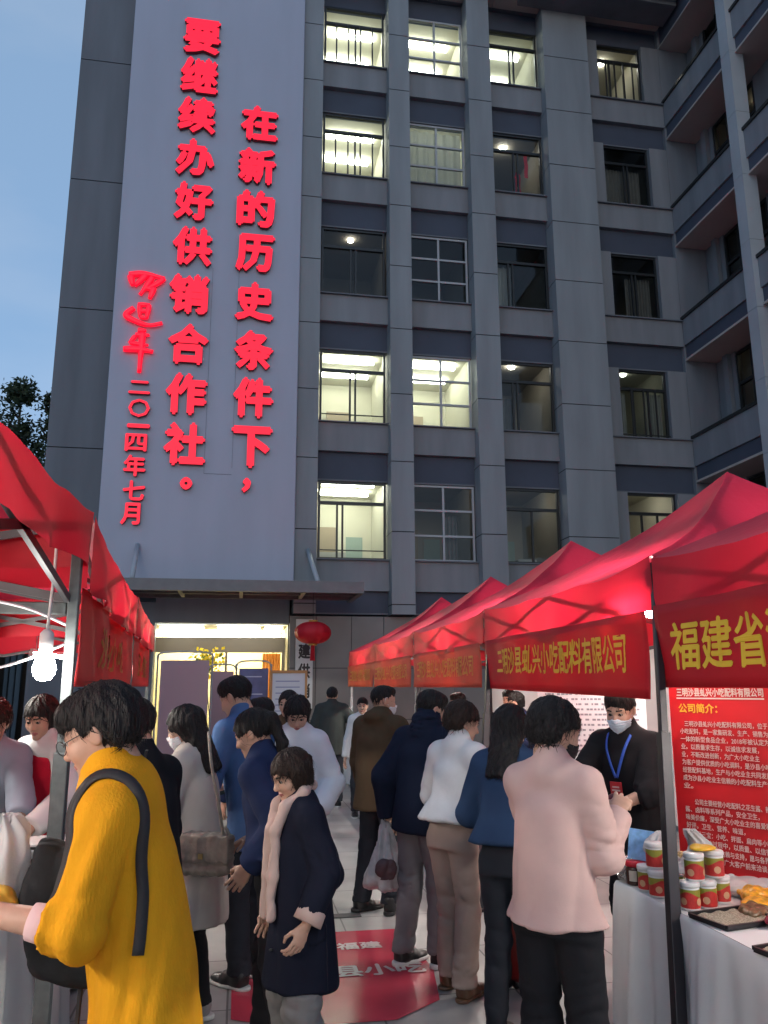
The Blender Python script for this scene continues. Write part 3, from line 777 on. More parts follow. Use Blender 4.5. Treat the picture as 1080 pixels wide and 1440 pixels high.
for (c, fl), (lamp, wm, kd, kw) in PLAN.items():
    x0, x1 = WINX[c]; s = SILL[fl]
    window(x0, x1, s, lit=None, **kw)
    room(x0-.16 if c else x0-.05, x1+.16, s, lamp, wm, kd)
# blinds, curtains and a red cloth behind some panes
def curtain(x0, x1, z0, z1, y, m, n=9, name="curtain"):
    b = MB().grid(lambda u, v: (x0+(x1-x0)*u, y+.03*math.sin(u*n*6.28)+.01*math.sin(u*n*2.1*6.28+1), z0+(z1-z0)*v), 60, 2)
    return bb(name, m, b, smooth=True)
M_CURT = mat("grey_curtain", (.16, .15, .14), .9, var=.1); M_CURTW = mat("white_blind", (.5, .5, .46), .8, trans=.4); M_REDC = mat("red_cloth", (.6, .03, .05), .7, trans=.4)
curtain(9.85, 10.55, SILL[2]+.05, SILL[2]+1.3, 18.34, M_CURT); curtain(9.40, 10.5, SILL[3]+.05, SILL[3]+1.3, 18.34, M_CURT, 12)
curtain(9.36, 9.62, SILL[1]+.05, SILL[1]+1.3, 18.34, M_CURTW, 4); curtain(10.2, 10.62, SILL[1]+.05, SILL[1]+1.3, 18.34, M_CURTW, 5)
curtain(6.15, 6.62, SILL[1]+.05, SILL[1]+.95, 18.34, M_CURT, 3); curtain(6.15, 6.65, SILL[2]+.05, SILL[2]+1.3, 18.33, M_CURTW, 3)
curtain(3.95, 5.38, SILL[3]+.03, SILL[3]+1.8, 18.34, M_CURTW, 5); curtain(4.75, 5.05, SILL[0]+.1, SILL[0]+1.15, 18.34, M_CURT, 3)
bb("cloth", M_REDC, MB().grid(lambda u, v: (6.78+.30*u*(1-.7*v)+.14*v, 18.34+.05*math.sin(9*v+4*u), SILL[3]+.12+.78*v), 6, 10).grid(lambda u, v: (7.16+.10*u, 18.33+.02*math.sin(9*v), SILL[3]+.75+.7*v), 3, 8), smooth=True)
# back mass, upper storey and roof overhang
b = MB(); b.box(1.14, 30, 21.3, 30, 0, 24); b.box(1.14, 11.2, 18.0, 21.25, 20.05, 24)
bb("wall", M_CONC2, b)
b = MB(); b.box(6.3, 11.2, 16.7, 17.98, 20.02, 20.5); b.m = 1; b.box(6.28, 11.2, 16.55, 16.69, 19.98, 21.2); b.box(6.9, 11.2, 16.9, 17.64, 19.86, 20.01)
bb("roof_overhang", [M_SOFF, M_CONC2], b)
bb("roof_overhang", [M_SOFF], MB().box(1.14, 6.29, 17.5, 17.98, 20.02, 20.5))
# ground floor: pale stone cladding right of the entrance, dark soffit strip over it
b = MB(); b.m = 0
xs = [1.07, 1.66, 2.45, 3.18, 4.0, 4.8, 5.6, 6.4, 7.2, 8.0, 8.8, 9.6, 10.4, 11.2]
for a, c in zip(xs, xs[1:]):
    for z0, z1 in ((0, .95), (.95, 2.06), (2.06, 3.2)): b.box(a+.007, c-.007, 17.92, 18.0, z0+.007, z1-.007)
b.m = 1; b.box(1.08, 11.2, 17.95, 18.3, 0, 3.21)
bb("stone_cladding", [mat("pale_cladding", (.21, .195, .185), .6, var=.1, vscale=1.2, bump=.03, bscale=50), M_GAP], b)
# left tower with the sign panel
b = MB()
for z0, z1 in ((0, 3.5), (3.5, 6.82), (6.82, 10.12), (10.12, 13.41), (13.41, 16.7), (16.7, 20), (20, 23.5)): b.box(-4.3, -3.06, 17.9, 26, z0+.012, z1-.012)
b.m = 1; b.box(-4.28, -3.07, 17.92, 25.9, 0, 23.4)
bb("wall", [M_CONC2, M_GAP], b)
b = MB(); b.box(-3.05, 1.12, 17.52, 25.9, 3.75, 23.5); bb("sign_panel", M_PANEL, b, bevel=.02)
b = MB()
b.m = 0
for (z0, z1) in ((6.25, 11.2),):
    b.box(-.90, -.895, 17.512, 17.519, z0, z1); b.box(-.30, -.295, 17.512, 17.519, z0+.15, z1); b.box(-.90, -.30, 17.512, 17.519, z0, z0+.006)
bb("panel_seam", mat("seam_grey", (.12, .125, .17), .8), b)
# entrance: wall each side, lintel, recess with strip lights, lobby
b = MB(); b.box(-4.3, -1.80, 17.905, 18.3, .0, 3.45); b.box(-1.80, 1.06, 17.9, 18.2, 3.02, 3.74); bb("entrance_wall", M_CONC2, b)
M_LOB = mat("lobby_cream", (.62, .56, .38), .7, var=.05, vscale=1)
b = MB()
b.add([(-2.4, 18.3, .005), (1.06, 18.3, .005), (1.06, 23, .005), (-2.4, 23, .005), (-2.4, 18.3, 3.02), (1.06, 18.3, 3.02), (1.06, 23, 3.02), (-2.4, 23, 3.02)],
      [(0, 1, 2, 3), (7, 6, 5, 4), (3, 2, 6, 7), (0, 3, 7, 4), (2, 1, 5, 6)])
lob = bb("lobby", M_LOB, b)
b = MB(); b.box(-2.3, 1.0, 20.4, 20.6, 2.9, 3.0); b.box(-2.3, 1.0, 22.0, 22.2, 2.9, 3.0)
l = b.build("ceiling_lamp", lampm("lobby_lamp", (1, .90, .62), 11), lob); l.location = (0, -18, 0)
b = MB(); b.box(-1.75, -.8, 18.55, 18.62, 2.93, 2.98); b.box(-.5, .45, 18.55, 18.62, 2.93, 2.98); b.box(.55, .95, 18.45, 18.52, 2.93, 2.98)
l = b.build("strip_light", lampm("strip_lamp", (1, .97, .85), 6), lob); l.location = (0, -18, 0)
b = MB(); b.box(-1.98, 1.05, 19.3, 19.5, 2.45, 2.8); b.box(-.32, -.27, 19.35, 19.42, 0, 2.45); b.box(.99, 1.05, 19.3, 19.45, 0, 2.45); b.box(-1.98, -1.9, 19.3, 19.45, 0, 2.45)
bb("door_frame", mat("door_brown", (.16, .14, .12), .5), b)
g = MB().add([(-1.9, 19.4, 0), (-.3, 19.4, 0), (-.3, 19.4, 2.45), (-1.9, 19.4, 2.45)], [(0, 1, 2, 3)]); bb("glass_door", M_GLASS, g)
curtain(.55, .98, .3, 2.44, 19.7, mat("orange_curtain", (.5, .22, .06), .8, trans=.3), 6)
# steel and glass canopy over the entrance
b = MB(); b.box(-2.36, 2.44, 16.0, 16.10, 3.50, 3.73); b.box(-2.36, -2.26, 16.11, 17.5, 3.50, 3.72); b.box(2.34, 2.44, 16.11, 17.9, 3.50, 3.72)
b.box(-2.25, 2.33, 17.38, 17.46, 3.5, 3.7); b.box(-2.25, 2.33, 16.7, 16.78, 3.52, 3.70)
b.m = 1; b.box(-2.24, 2.32, 16.12, 16.69, 3.64, 3.66); b.box(-2.24, 2.32, 16.79, 17.37, 3.64, 3.66)
b.m = 2
for x in (-1.2, .0, 1.25): b.beam((x, 16.12, 3.56), (x, 17.37, 3.56), .07, .10)
can = bb("entrance_canopy", [mat("canopy_steel", (.14, .14, .15), .5, metal=.3, var=.1), mat("canopy_sheet", (.07, .075, .085), .4), mat("canopy_beam", (.42, .38, .30), .6)], b)
for x in (-2.2, 1.42): bb("tie_rod", mat("rod_grey", (.4, .42, .45), .5), MB().tube([(x, 17.5 if x < 1 else 17.6, 4.62), (x+.1, 16.15, 3.74)], .05, 10), smooth=True)
# right wing with projecting balcony fascias
b = MB(); b.m = 0
FZ = [SILL[i] for i in range(5)]
for i, s in enumerate(FZ):
    y0 = 6
    b.m = 0; b.box(11.2, 11.45, y0, 17.96, s-.70, s+.02); b.m = 3; b.box(11.16, 11.44, y0, 17.965, s+.02, s+.10)
    b.m = 1; b.box(11.25, 11.44, y0, 17.96, s-1.06, s-.705)
    b.m = 2; b.box(11.21, 12.16, y0+.01, 17.965, s-1.12, s-1.065)
b.m = 1; b.box(11.28, 11.44, y0, 18.28, SILL[4]+1.9, SILL[4]+2.6); b.m = 2; b.box(11.22, 12.16, y0+.01, 18.27, SILL[4]+1.85, SILL[4]+1.895)
wing = bb("balcony", [M_SPAN, M_BAND, M_SOFF, M_FRAME], b)
b = MB()
b.box(12.1, 12.3, 17.2, 18.2, 0, 21); b.box(12.1, 12.3, 14.6, 15.4, 0, 21); b.box(12.1, 12.3, 10.6, 11.6, 0, 21); b.box(12.1, 12.3, 6, 7, 0, 21)
for s in FZ:
    for ya, yb in ((15.4, 17.2), (11.6, 14.6), (7, 10.6)): b.box(12.11, 12.29, ya, yb, s-1.1, s+.1)
b.box(11.2, 12.09, 17.98, 18.3, 0, 21)
b.box(11.98, 12.09, 17.35, 17.55, 0, 21)
b.box(13.5, 30, 6, 21.25, 0, 21); b.box(11.3, 30, 6, 17.9, 20.0, 22.5)
bb("wall", M_SPAN, b)
b = MB()
zs = [0, 2.6]+[4.9+1.66*i for i in range(11)]
for a, c in zip(zs, zs[1:]): b.box(11.06, 11.42, 14.76, 15.10, a+.004, c-.004)
b.m = 1; b.box(11.07, 11.41, 14.77, 15.09, 0, 21.5); bb("pier", [mat("light_pier", (.44, .46, .48), .7, var=.08, vscale=1), M_GAP], b)
for i, s in enumerate(FZ):
    for ya, yb, n in ((15.42, 17.18, 3), (11.62, 14.58, 4), (7.02, 10.58, 4)):
        b = MB(); z0, z1 = s+.1, s+2.1; x = 12.12
        b.box(x, x+.08, ya, yb, z0, z0+.06); b.box(x, x+.08, ya, yb, z1-.06, z1); b.box(x-.01, x+.07, ya, yb, s+1.22, s+1.30)
        for q in range(n+1): yc = ya+.03+(yb-ya-.06)*q/n; b.box(x-.012, x+.068, yc-.03, yc+.03, z0+.06, s+1.22); b.box(x-.012, x+.068, yc-.03, yc+.03, s+1.30, z1-.06)
        o = bb("window", M_FRAME, b)
        g = MB().add([(x+.03, ya, z0), (x+.03, yb, z0), (x+.03, yb, z1), (x+.03, ya, z1)], [(0, 3, 2, 1)]); gg = g.build("pane", M_GLASS, o); gg.location = (0, -18, 0)
        b = MB(); x0, x1 = 12.31, 13.45
        b.add([(x0, ya-.1, s-.5), (x1, ya-.1, s-.5), (x1, yb+.1, s-.5), (x0, yb+.1, s-.5), (x0, ya-.1, z1+.2), (x1, ya-.1, z1+.2), (x1, yb+.1, z1+.2), (x0, yb+.1, z1+.2)],
              [(0, 1, 2, 3), (7, 6, 5, 4), (1, 5, 6, 2), (0, 4, 5, 1), (3, 2, 6, 7)])
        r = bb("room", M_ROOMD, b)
        if i in (3, 1) and ya > 15:
            l = MB().box(12.8, 12.86, ya+.3, ya+.9, z1+.1, z1+.15).build("ceiling_lamp", lampm("lamp_wing", (1, .85, .6), 1.6 if i == 3 else .9), r); l.location = (0, -18, 0)

# ------------------------------------------------------------------ red lettering on the panel
M_LET = mat("letter_red", (.75, .02, .05), .4, emit=(1, .002, .022), estr=.33)
M_LETS = mat("letter_side", (.35, .01, .02), .5)
sign = thing("wall_sign", "raised red lit characters in three columns on the tall pale wall panel", "sign", (-.9, 17.5, 5))
def letter(ch, x, z, w, h, bold=.050):
    V, F, d = text_data(ch, bold, .1, 2)
    V = V/np.array([d[0], d[1], d[2]])*np.array([w, h, .09])
    P = [(x+.9+v[0], -.05-v[2]*1.0, z-5+v[1]) for v in V]
    mi = []
    for f in F:
        n = np.cross(V[f[1]]-V[f[0]], V[f[2]]-V[f[0]]); mi.append(0 if all(V[i][2] > .03 for i in f) else 1)
    link_mesh("character", P, [tuple(f) for f in F], [M_LET, M_LETS], sign, False, mi)
for ch, x, z in zip("要继续办好供销合作社", [-1.40, -1.42, -1.43, -1.42, -1.40, -1.38, -1.40, -1.36, -1.35, -1.33], [17.35, 16.25, 15.13, 13.98, 12.82, 11.66, 10.45, 9.23, 8.04, 6.88]):
    letter(ch, x, z, .90, .99)
letter("。", -1.26, 5.99, .27, .29)
for ch, x, z in zip("在新的历史条件下", [.06, .04, .04, .06, .08, .10, .12, .12], [15.1, 13.92, 12.78, 11.62, 10.39, 9.18, 8.04, 6.88]): letter(ch, x, z, .90, .97)
letter("，", .03, 6.0, .20, .34, .05)
def brush(strokes):     # one handwritten character: each stroke a swelling, flattened ridge (coordinates in centimetres on the panel)
    mb = MB()
    for i, (pts, wd) in enumerate(strokes):
        P = smooth_path([(-2.33+(q[0]-339)*.00196, 0, 9.83-(q[1]-635)*.00206) for q in pts], 6); n = len(P)
        b = MB().tube([(p[0]+.9, 0, p[2]-5) for p in P], [wd*.00100*(.72+.4*math.sin(math.pi*min(1, .25+j/n))) for j in range(n)], 12)
        mb.add([(v[0], -.05-.002*i+v[1]*.75, v[2]) for v in b.V], b.F)
    link_mesh("character", mb.V, mb.F, M_LET, sign, True)
brush([(((125, 150), (300, 128), (525, 165)), 66), (((525, 165), (420, 250), (300, 310)), 56), (((140, 160), (175, 280)), 66), (((320, 140), (200, 280)), 62), (((390, 165), (330, 270), (262, 385)), 60), (((300, 290), (430, 320)), 46), (((415, 290), (372, 425)), 60)])
brush([(((245, 500), (380, 490)), 48), (((262, 500), (275, 640)), 44), (((372, 495), (352, 660)), 50), (((268, 575), (370, 572)), 40), (((275, 645), (350, 655)), 40), (((205, 545), (122, 632), (225, 695), (380, 735), (530, 700)), 62)])
brush([(((265, 800), (355, 800)), 52), (((240, 855), (395, 850)), 48), (((240, 870), (178, 955)), 46), (((320, 830), (315, 1000), (308, 1290)), 64), (((120, 1030), (300, 1022), (445, 1042)), 66), (((185, 955), (390, 970)), 42)])
for ch, x, z, ww, hh in (("二", -2.36, 8.13, .46, .30), ("〇", -2.34, 7.65, .46, .42), ("一", -2.33, 7.24, .48, .09), ("四", -2.36, 6.86, .46, .40), ("年", -2.36, 6.34, .46, .48), ("七", -2.34, 5.79, .46, .44), ("月", -2.38, 5.28, .40, .48)):
    letter(ch, x, z, ww, hh, .03)

# ------------------------------------------------------------------ tree behind the building's corner
def leaf_tree(name, label, x, y, h, z0, rr, n, seed):
    rg = random.Random(seed); t = thing(name, label, "tree", (x, y, 0))
    b = MB().tube([(0, 0, 0), (.05, .02, h*.5), (0, 0, h*.93)], [.28, .18, .03], 8)
    for i in range(16):
        z = z0+(h-z0)*i/16; a = rg.random()*6.28; r = rr*(1-(z-z0)/(h-z0))*.8+.2
        b.tube([(0, 0, z), (r*math.cos(a)*.5, r*math.sin(a)*.5, z+.15), (r*math.cos(a), r*math.sin(a), z+.5)], [.06, .04, .012], 5)
    b.build("trunk", mat("bark", (.06, .045, .035), .9), t, True)
    c = MB(); cl = []
    for i in range(46):
        q = rg.random()**.8; z = z0+(h-z0)*q; R = rr*(1-q*.82)*rg.uniform(.35, 1.05); a = rg.random()*6.28
        cl.append((R*math.cos(a), R*math.sin(a), z, rg.uniform(.25, .65)*(1.1-.5*q)))
    for i in range(n):
        cx, cy, cz, cr = rg.choice(cl)
        p = Vector((cx+rg.gauss(0, cr*.55), cy+rg.gauss(0, cr*.55), cz+rg.gauss(0, cr*.5)))
        d = Vector((rg.gauss(0, 1), rg.gauss(0, 1), rg.gauss(0, .6))).normalized(); e = d.cross(Vector((rg.gauss(0, 1), rg.gauss(0, 1), rg.gauss(0, 1)))).normalized(); s = rg.uniform(.05, .12)
        c.m = rg.randint(0, 1); c.add([p-d*s, p+e*s*.45, p+d*s, p-e*s*.45], [(0, 1, 2, 3)])
    c.build("crown", [mat("leaf_dark", (.035, .055, .03), .6, trans=.3), mat("leaf_mid", (.06, .085, .04), .6, trans=.3)], t)
leaf_tree("tree", "dark leafy tree with a forked top behind the tent and the building's left edge", -7.0, 25.5, 11.0, 5.0, 1.5, 5200, 2)
leaf_tree("tree", "smaller dark tree at the photo's left edge beside the taller tree", -8.1, 27, 10.6, 5.0, 1.6, 4200, 3)
leaf_tree("tree", "slim dark tree touching the building's left edge above the red tent", -6.2, 26.2, 10.9, 5.0, .8, 2600, 5)
# ------------------------------------------------------------------ market tents
M_TENT = mat("tent_red", (.58, .02, .06), .55, var=.07, vscale=1.2, bump=.4, bscale=5, trans=.40, sheen=.1)
M_SKIRT = mat("tent_valance_red", (.62, .012, .035), .55, var=.05, vscale=2, bump=.10, bscale=10, trans=.42)
M_POLEB = mat("pole_dark", (.028, .025, .03), .4, metal=.3, var=.1); M_POLEG = mat("pole_grey", (.30, .32, .33), .45, metal=.4, var=.15, vscale=20)
M_BAN = mat("banner_red", (.56, .012, .022), .6, var=.06, vscale=2, trans=.36); M_BANO = mat("banner_lit_orange", (.66, .13, .07), .6, var=.10, vscale=1.5, trans=.4)  # far banners: lamp glow through red cloth put into an orange base colour
M_GOLD = mat("gold_print", (.80, .52, .03), .6); M_GOLDO = mat("gold_print_lit", (.85, .50, .12), .6, trans=.3)  # far print: same glow from inside put into the paler gold
TUBE = lampm("led_tube", (1, .95, .86), 125)
def tent(label, x0, x1, y0, y1, aisle, pole, eave=2.30, apex=3.27, group="red market tents", skirt=.27, posts=((0, 0), (1, 0), (0, 1), (1, 1)), seed=1, lean=(0, 0)):
    cx, cy = (x0+x1)/2, (y0+y1)/2; t = thing("market_tent", label, "tent", (cx, cy, 0), 0, group)
    hx, hy = (x1-x0)/2, (y1-y0)/2; rg = np.random.RandomState(seed)
    A = [(rg.randn(2)*5, rg.rand()*6) for _ in range(7)]
    def wr(x, y): return sum(math.sin(a[0]*x+a[1]*y+p) for a, p in A)/7
    def roof(u, v):
        a, b = abs(u), abs(v); r = max(a, b); q = min(a, b)/max(r, 1e-6); s = 1-r
        z = eave+(apex-eave)*(.80*s+.20*s*s*s) if True else 0
        z += -.075*(1-q**3)*math.sin(math.pi*min(1, s*1.1))+.045*q**6*(r**5)+.018*wr(u*hx, v*hy)+.008*wr(2.7*u*hx, 2.3*v*hy)*(1-q**4)*r
        return (u*hx, v*hy, z)
    n = 44; mb = MB(); W = n+1; V = [roof(2*i/n-1, 2*j/n-1) for i in range(W) for j in range(W)]; F = []
    for i in range(n):
        for j in range(n):
            a, b2, c2, d2 = i*W+j, (i+1)*W+j, (i+1)*W+j+1, i*W+j+1
            F += [(a, b2, c2), (a, c2, d2)] if (i < n/2) == (j < n/2) else [(a, b2, d2), (b2, c2, d2)]
    mb.add(V, F)
    mb.build("canopy", M_TENT, t, False)
    canopy = t.children[-1]
    sk = MB()
    for ax, sg in ((0, -1), (0, 1), (1, -1), (1, 1)):
        def f(i, j):
            w = 2*i-1; u, v = (sg, w) if ax == 0 else (w, sg); p = roof(u, v)
            d = .012+.02*(j**1.5)*math.sin(w*7+seed+ax)*(1-abs(w)**6)+.012*j*math.sin(w*17+2*seed)
            z = p[2]-.001-j*(skirt+.02*math.sin(w*5+seed)*(1-w*w)+.02*abs(w)**8)
            return (p[0]+(sg*d if ax == 0 else 0), p[1]+(sg*d if ax else 0), z)
        sk.grid(f, 40, 5)
    sk.build("valance", M_SKIRT, t, True)
    for (i, j) in posts:
        sx, sy = (1 if i else -1), (1 if j else -1); px, py = sx*(hx-.03), sy*(hy-.035); b = MB()
        lx, ly = (lean if (sx > 0) == (aisle > 0) else (0, 0))
        b.beam((px+lx, py+ly, .02), (px+lx*.37, py+ly*.37, 1.45), .052, .052); b.beam((px+lx*.37, py+ly*.37, 1.40), (px, py, eave+.02), .038, .038)
        b.box(px+lx-.06, px+lx+.06, py+ly-.06, py+ly+.06, 0, .02); b.box(px-.035, px+.035, py-.035, py+.035, eave-.12, eave-.04)
        b.build("pole", pole, t, False, .004)
    tb = MB()
    for ax, sg in ((0, -1), (0, 1), (1, -1), (1, 1)):
        def pt(w, z): return (sg*(hx-.05), w*(hy-.05), z) if ax == 0 else (w*(hx-.05), sg*(hy-.05), z)
        zl, zh = eave-.30, eave-.02
        for w0 in (-1, 0): tb.beam(pt(w0, zh), pt(w0+1, zl), .018, .03); tb.beam(pt(w0, zl), pt(w0+1, zh), .018, .03)
    for sx in (-1, 1):
        for sy in (-1, 1): pp = [Vector(roof(sx*q, sy*q))-Vector((0, 0, .07)) for q in (.96, .75, .5, .25, .03)]; [tb.beam(a, b, .022, .03) for a, b in zip(pp, pp[1:])]
    tb.tube([(0, 0, apex-.45), (0, 0, apex-.05)], .02, 8)
    tb.build("truss", mat("truss_grey", (.09, .09, .095), .45, metal=.5), t)
    return t
def mb_wave(x, y, s): return .010*math.sin(3.1*x+s)+.008*math.sin(7.3*x+2*y+2*s)+.005*math.sin(15*x+5*y)
def banner(label, X, ya, yb, z0, z1, m, text=None, gm=None, side=1, tw=None, th=None, tz=None, tc=.5, sag=.0, seed=1, group="red shop banners under the tent eaves", bold=.02):
    """hangs in the plane x = X between ya and yb; side = +1: read from smaller x"""
    t = thing("banner", label, "banner", (X, (ya+yb)/2, z0), 0, group); L = abs(yb-ya)
    def fn(u, v):   # u along the reading direction 0..1
        y = (ya+(yb-ya)*u); zt = z1; zb = z0-sag*(u if side else 1)
        return (X+mb_wave(u*L, v, seed), y, zb+(zt-zb)*v)
    def loc(p): return (p[0]-X, p[1]-(ya+yb)/2, p[2]-z0)
    b = MB().grid(lambda u, v: loc(fn(u, v)), 60, 8)
    o = b.build("cloth", m, t, True); sd = o.modifiers.new("thick", 'SOLIDIFY'); sd.thickness = .002; sd.offset = 1 if ya > yb else -1
    if text:
        H = z1-z0; l = MB()
        def g(x, y, z):
            u = tc+x/L; v = (tz-z0)/H+y/H; p = fn(u, v); return loc((p[0]-side*(.004+z*.3), p[1], p[2]))
        put_text(l, text, g, tw, th, bold)
        if side < 0: pass
        l.build("lettering", gm, t)
    return t
XR = 2.15
YT = [.93, 3.93, 6.94, 9.95, 12.95, 15.95]
tent("red market tent nearest on the right, cut by the right edge", XR, XR+3, YT[0], YT[1]-.02, -1, M_POLEB, seed=1, posts=((0, 0), (1, 0), (1, 1)))
tent("tall red tent second on the right, over the vendor in the black shirt", XR, XR+3, YT[1], YT[2]-.02, -1, M_POLEB, seed=2, lean=(-.31, -.48))
tent("red tent third on the right, behind the white sweater shopper", XR, XR+3, YT[2], YT[3]-.02, -1, M_POLEB, seed=3)
tent("red tent fourth on the right, beyond the brown jacket man", XR, XR+3, YT[3], YT[4]-.02, -1, M_POLEG, seed=4)
tent("farthest red tent on the right, nearest the stone wall of the building", XR, XR+3, YT[4], YT[5], -1, M_POLEG, seed=5)
NAME = "三明沙县虬兴小吃配料有限公司"
banner("dark red banner with four large gold characters at the right edge above the roll-up poster", XR-.035, YT[1]-.05, YT[0]+.05, 1.665, 2.08, M_BAN, "福建省沙", M_GOLD, 1, 1.02, .235, 1.865, .225, seed=1)
banner("dark red banner with a long gold company name above the black shirt vendor", XR-.035, YT[2]-.08, YT[1]+.03, 1.655, 2.06, M_BAN, NAME, M_GOLD, 1, 2.35, .205, 1.875, .515, sag=.05, seed=2)
banner("orange lit banner with gold characters behind the white sweater woman's head", XR-.03, YT[3]-.08, YT[2]+.05, 1.66, 2.05, M_BANO, NAME, M_GOLDO, 1, 2.4, .20, 1.86, .5, seed=3)
banner("orange lit banner above the white masked face of the brown jacket man", XR-.03, YT[4]-.08, YT[3]+.05, 1.66, 2.05, M_BANO, NAME, M_GOLDO, 1, 2.4, .20, 1.86, .5, seed=4)
banner("farthest orange lit banner at the end of the right tent row", XR-.03, YT[5]-.08, YT[4]+.05, 1.66, 2.05, M_BANO, NAME, M_GOLDO, 1, 2.4, .20, 1.86, .5, seed=5)
# left row
mat('gold_dull', (.50, .24, .05), .6, trans=.2)
XL = -.585
M_POLEL = mat("pole_pale_grey", (.10, .115, .115), .6, metal=.2, var=.18, vscale=30)
tent("red market tent at the left edge over the lit bulb", XL-3, XL, .2, 3.2, 1, M_POLEL, seed=6, posts=((0, 0), (0, 1), (1, 1)), skirt=.19)
RA = rad(3.4)
def swing(t, x, y): t.location.x, t.location.y = x, y; t.rotation_euler.z = RA; return t
tt_ = tent("red tent second on the left, beyond the pale grey pole", XL-3.14, XL-.14, 3.26, 6.26, 1, M_POLEL, seed=7, posts=((0, 0), (0, 1), (1, 1)))
swing(tt_, -2.176, 4.668)
tt_ = tent("red tent third on the left, nearer the building entrance", XL-3.32, XL-.32, 6.3, 9.3, 1, M_POLEL, seed=8)
swing(tt_, -2.354, 7.70)
tt_ = banner("dusky red banner with gold marks hanging left of the entrance, behind the grey pole", XL-.11, 3.3, 6.2, 1.68, 2.06, mat("banner_dusky", (.55, .05, .05), .7, var=.08, trans=.3), "沙县小吃", MATS["gold_dull"], -1, 1.5, .20, 1.86, .5, seed=6)
swing(tt_, -.70, 4.757)
tt_ = banner("far dusky red banner left of the entrance with a gold mark at its end", XL-.29, 6.34, 9.24, 1.68, 2.06, MATS["banner_dusky"], "沙县小吃", MATS["gold_dull"], -1, 1.5, .20, 1.86, .5, seed=7)
swing(tt_, -.88, 7.79)
# lamps under the tents; the unseen ones are assumed from the lit stalls
def tube_lamp(label, a, b, rr=.014, m=None):
    c = [(a[i]+b[i])/2 for i in range(3)]; t = thing("tube_lamp", label, "lamp", c, 0, "tube lamps under the tents")
    p, q = Vector(a)-Vector(c), Vector(b)-Vector(c)
    MB().tube([p, q], rr, 10).build("tube", m or TUBE, t, True)
    d = (q-p).normalized(); h = MB(); h.beam(p+Vector((0, 0, .03)), q+Vector((0, 0, .03)), .03, .025); h.beam(p-d*.03, p, .03, .04); h.beam(q, q+d*.03, .03, .04)
    for e in (p+d*.1, q-d*.1): h.tube([e+Vector((0, 0, .04)), e+Vector((0, 0, (2.62 if c[0] > 2.5 else 2.28)-c[2]))], .004, 5)
    h.build("holder", M_WHITE, t)
tube_lamp("assumed white tube lamp glowing inside the left tent behind the black clothed man", (-1.9, 4.6, 2.0), (-1.75, 5.8, 2.0))  # assumed lamp, added so the left canopies and valances look lit
tube_lamp("white tube lamp glowing inside the left tent nearest the entrance", (-1.7, 7.2, 1.95), (-1.6, 8.4, 1.95))
tube_lamp("white tube lamp under the eave beside the gold company name banner", (XR+.11, 4.02, 2.075), (XR+.11, 4.5, 2.075), .014, lampm('led_tube_small', (1, .95, .86), 40))
tube_lamp("assumed off-frame white tube lamp hung inside the nearest right tent above the goods table", (3.1, 1.3, 2.0), (3.1, 2.5, 2.0))  # out of view; assumed from the bright goods and the shoppers' lit backs
tube_lamp("assumed off-frame white tube lamp hung inside the near left tent", (-1.9, .6, 2.02), (-1.9, 1.8, 2.02))  # unseen lamp added to light the shoppers' backs; assumed, out of view
tube_lamp("assumed white tube lamp hung inside the tent over the black shirt vendor", (3.1, 4.9, 2.2), (3.1, 6.1, 2.2))  # tube itself unseen, assumed from the lit stall
tube_lamp("assumed white tube lamp inside the third tent on the right", (3.1, 7.9, 2.2), (3.1, 9.0, 2.2))  # unseen tube, assumed from the light in this stall
tube_lamp("assumed white tube lamp inside the fourth tent on the right", (3.1, 10.9, 2.2), (3.1, 12.0, 2.2))  # likewise assumed, no tube visible here
tube_lamp("assumed white tube lamp inside the farthest tent on the right", (3.1, 13.9, 2.2), (3.1, 15.0, 2.2))  # likewise assumed for the last tent, no tube visible
# bulb and its wires at the left stall
t = thing("light_bulb", "glowing bare white bulb hanging under the left red tent by the pale pole", "lamp", (-.675, 3.05, 1.735))
MB().lathe([(.001, -.035), (.022, -.030), (.036, -.012), (.040, .01), (.033, .035), (.022, .055), (.02, .07), (.001, .071)], 20).build("bulb", lampm("bulb_glow", (1, .97, .92), 42), t, True)
MB().lathe([(.02, .07), (.024, .075), (.024, .13), (.012, .145), (.001, .146)], 16).build("lamp_holder", M_WHITE, t, True)
MB().tube(smooth_path([(0, 0, .145), (.005, .01, .35), (0, .03, .52)]), .006, 6).build("cord", M_WHITE, t, True)
M_WIRE = mat("white_wire", (.7, .66, .68), .5)
tag(MB().tube(smooth_path([(-1.65, 2.6, 2.16), (-1.1, 2.85, 2.07), (-.9, 2.98, 1.99), (-.75, 3.08, 1.955), (-.625, 3.165, 1.90)]), .006, 6).build("power_cord", M_WIRE, None, True), "white wire slung from the left edge to the pale grey pole above the bulb", "cord")
tag(MB().tube(smooth_path([(-1.4, 2.7, 1.72), (-1.02, 2.9, 1.73), (-.86, 2.99, 1.735), (-.72, 3.04, 1.78), (-.625, 3.165, 1.84)]), .005, 6).build("power_cord", M_WIRE, None, True), "lower white wire passing behind the bulb to the pale pole", "cord")
tag(MB().beam((-3.5, 3.17, 1.985), (-.64, 3.17, 1.965), .03, .045).build("crossbar", M_POLEL, None, False, .004), "pale grey metal bar running level from the left pole's top", "bar")
t = thing("metal_can", "grey metal can hanging under the left tent's roof at the left edge", "lamp", (-1.22, 2.75, 2.16)); t.rotation_euler = (.5, .4, 0)  # plain grey metal can, gives no light
MB().lathe([(.001, -.07), (.05, -.07), (.055, -.06), (.055, .05), (.03, .075), (.001, .076)], 20).build("can", M_STEEL, t, True)

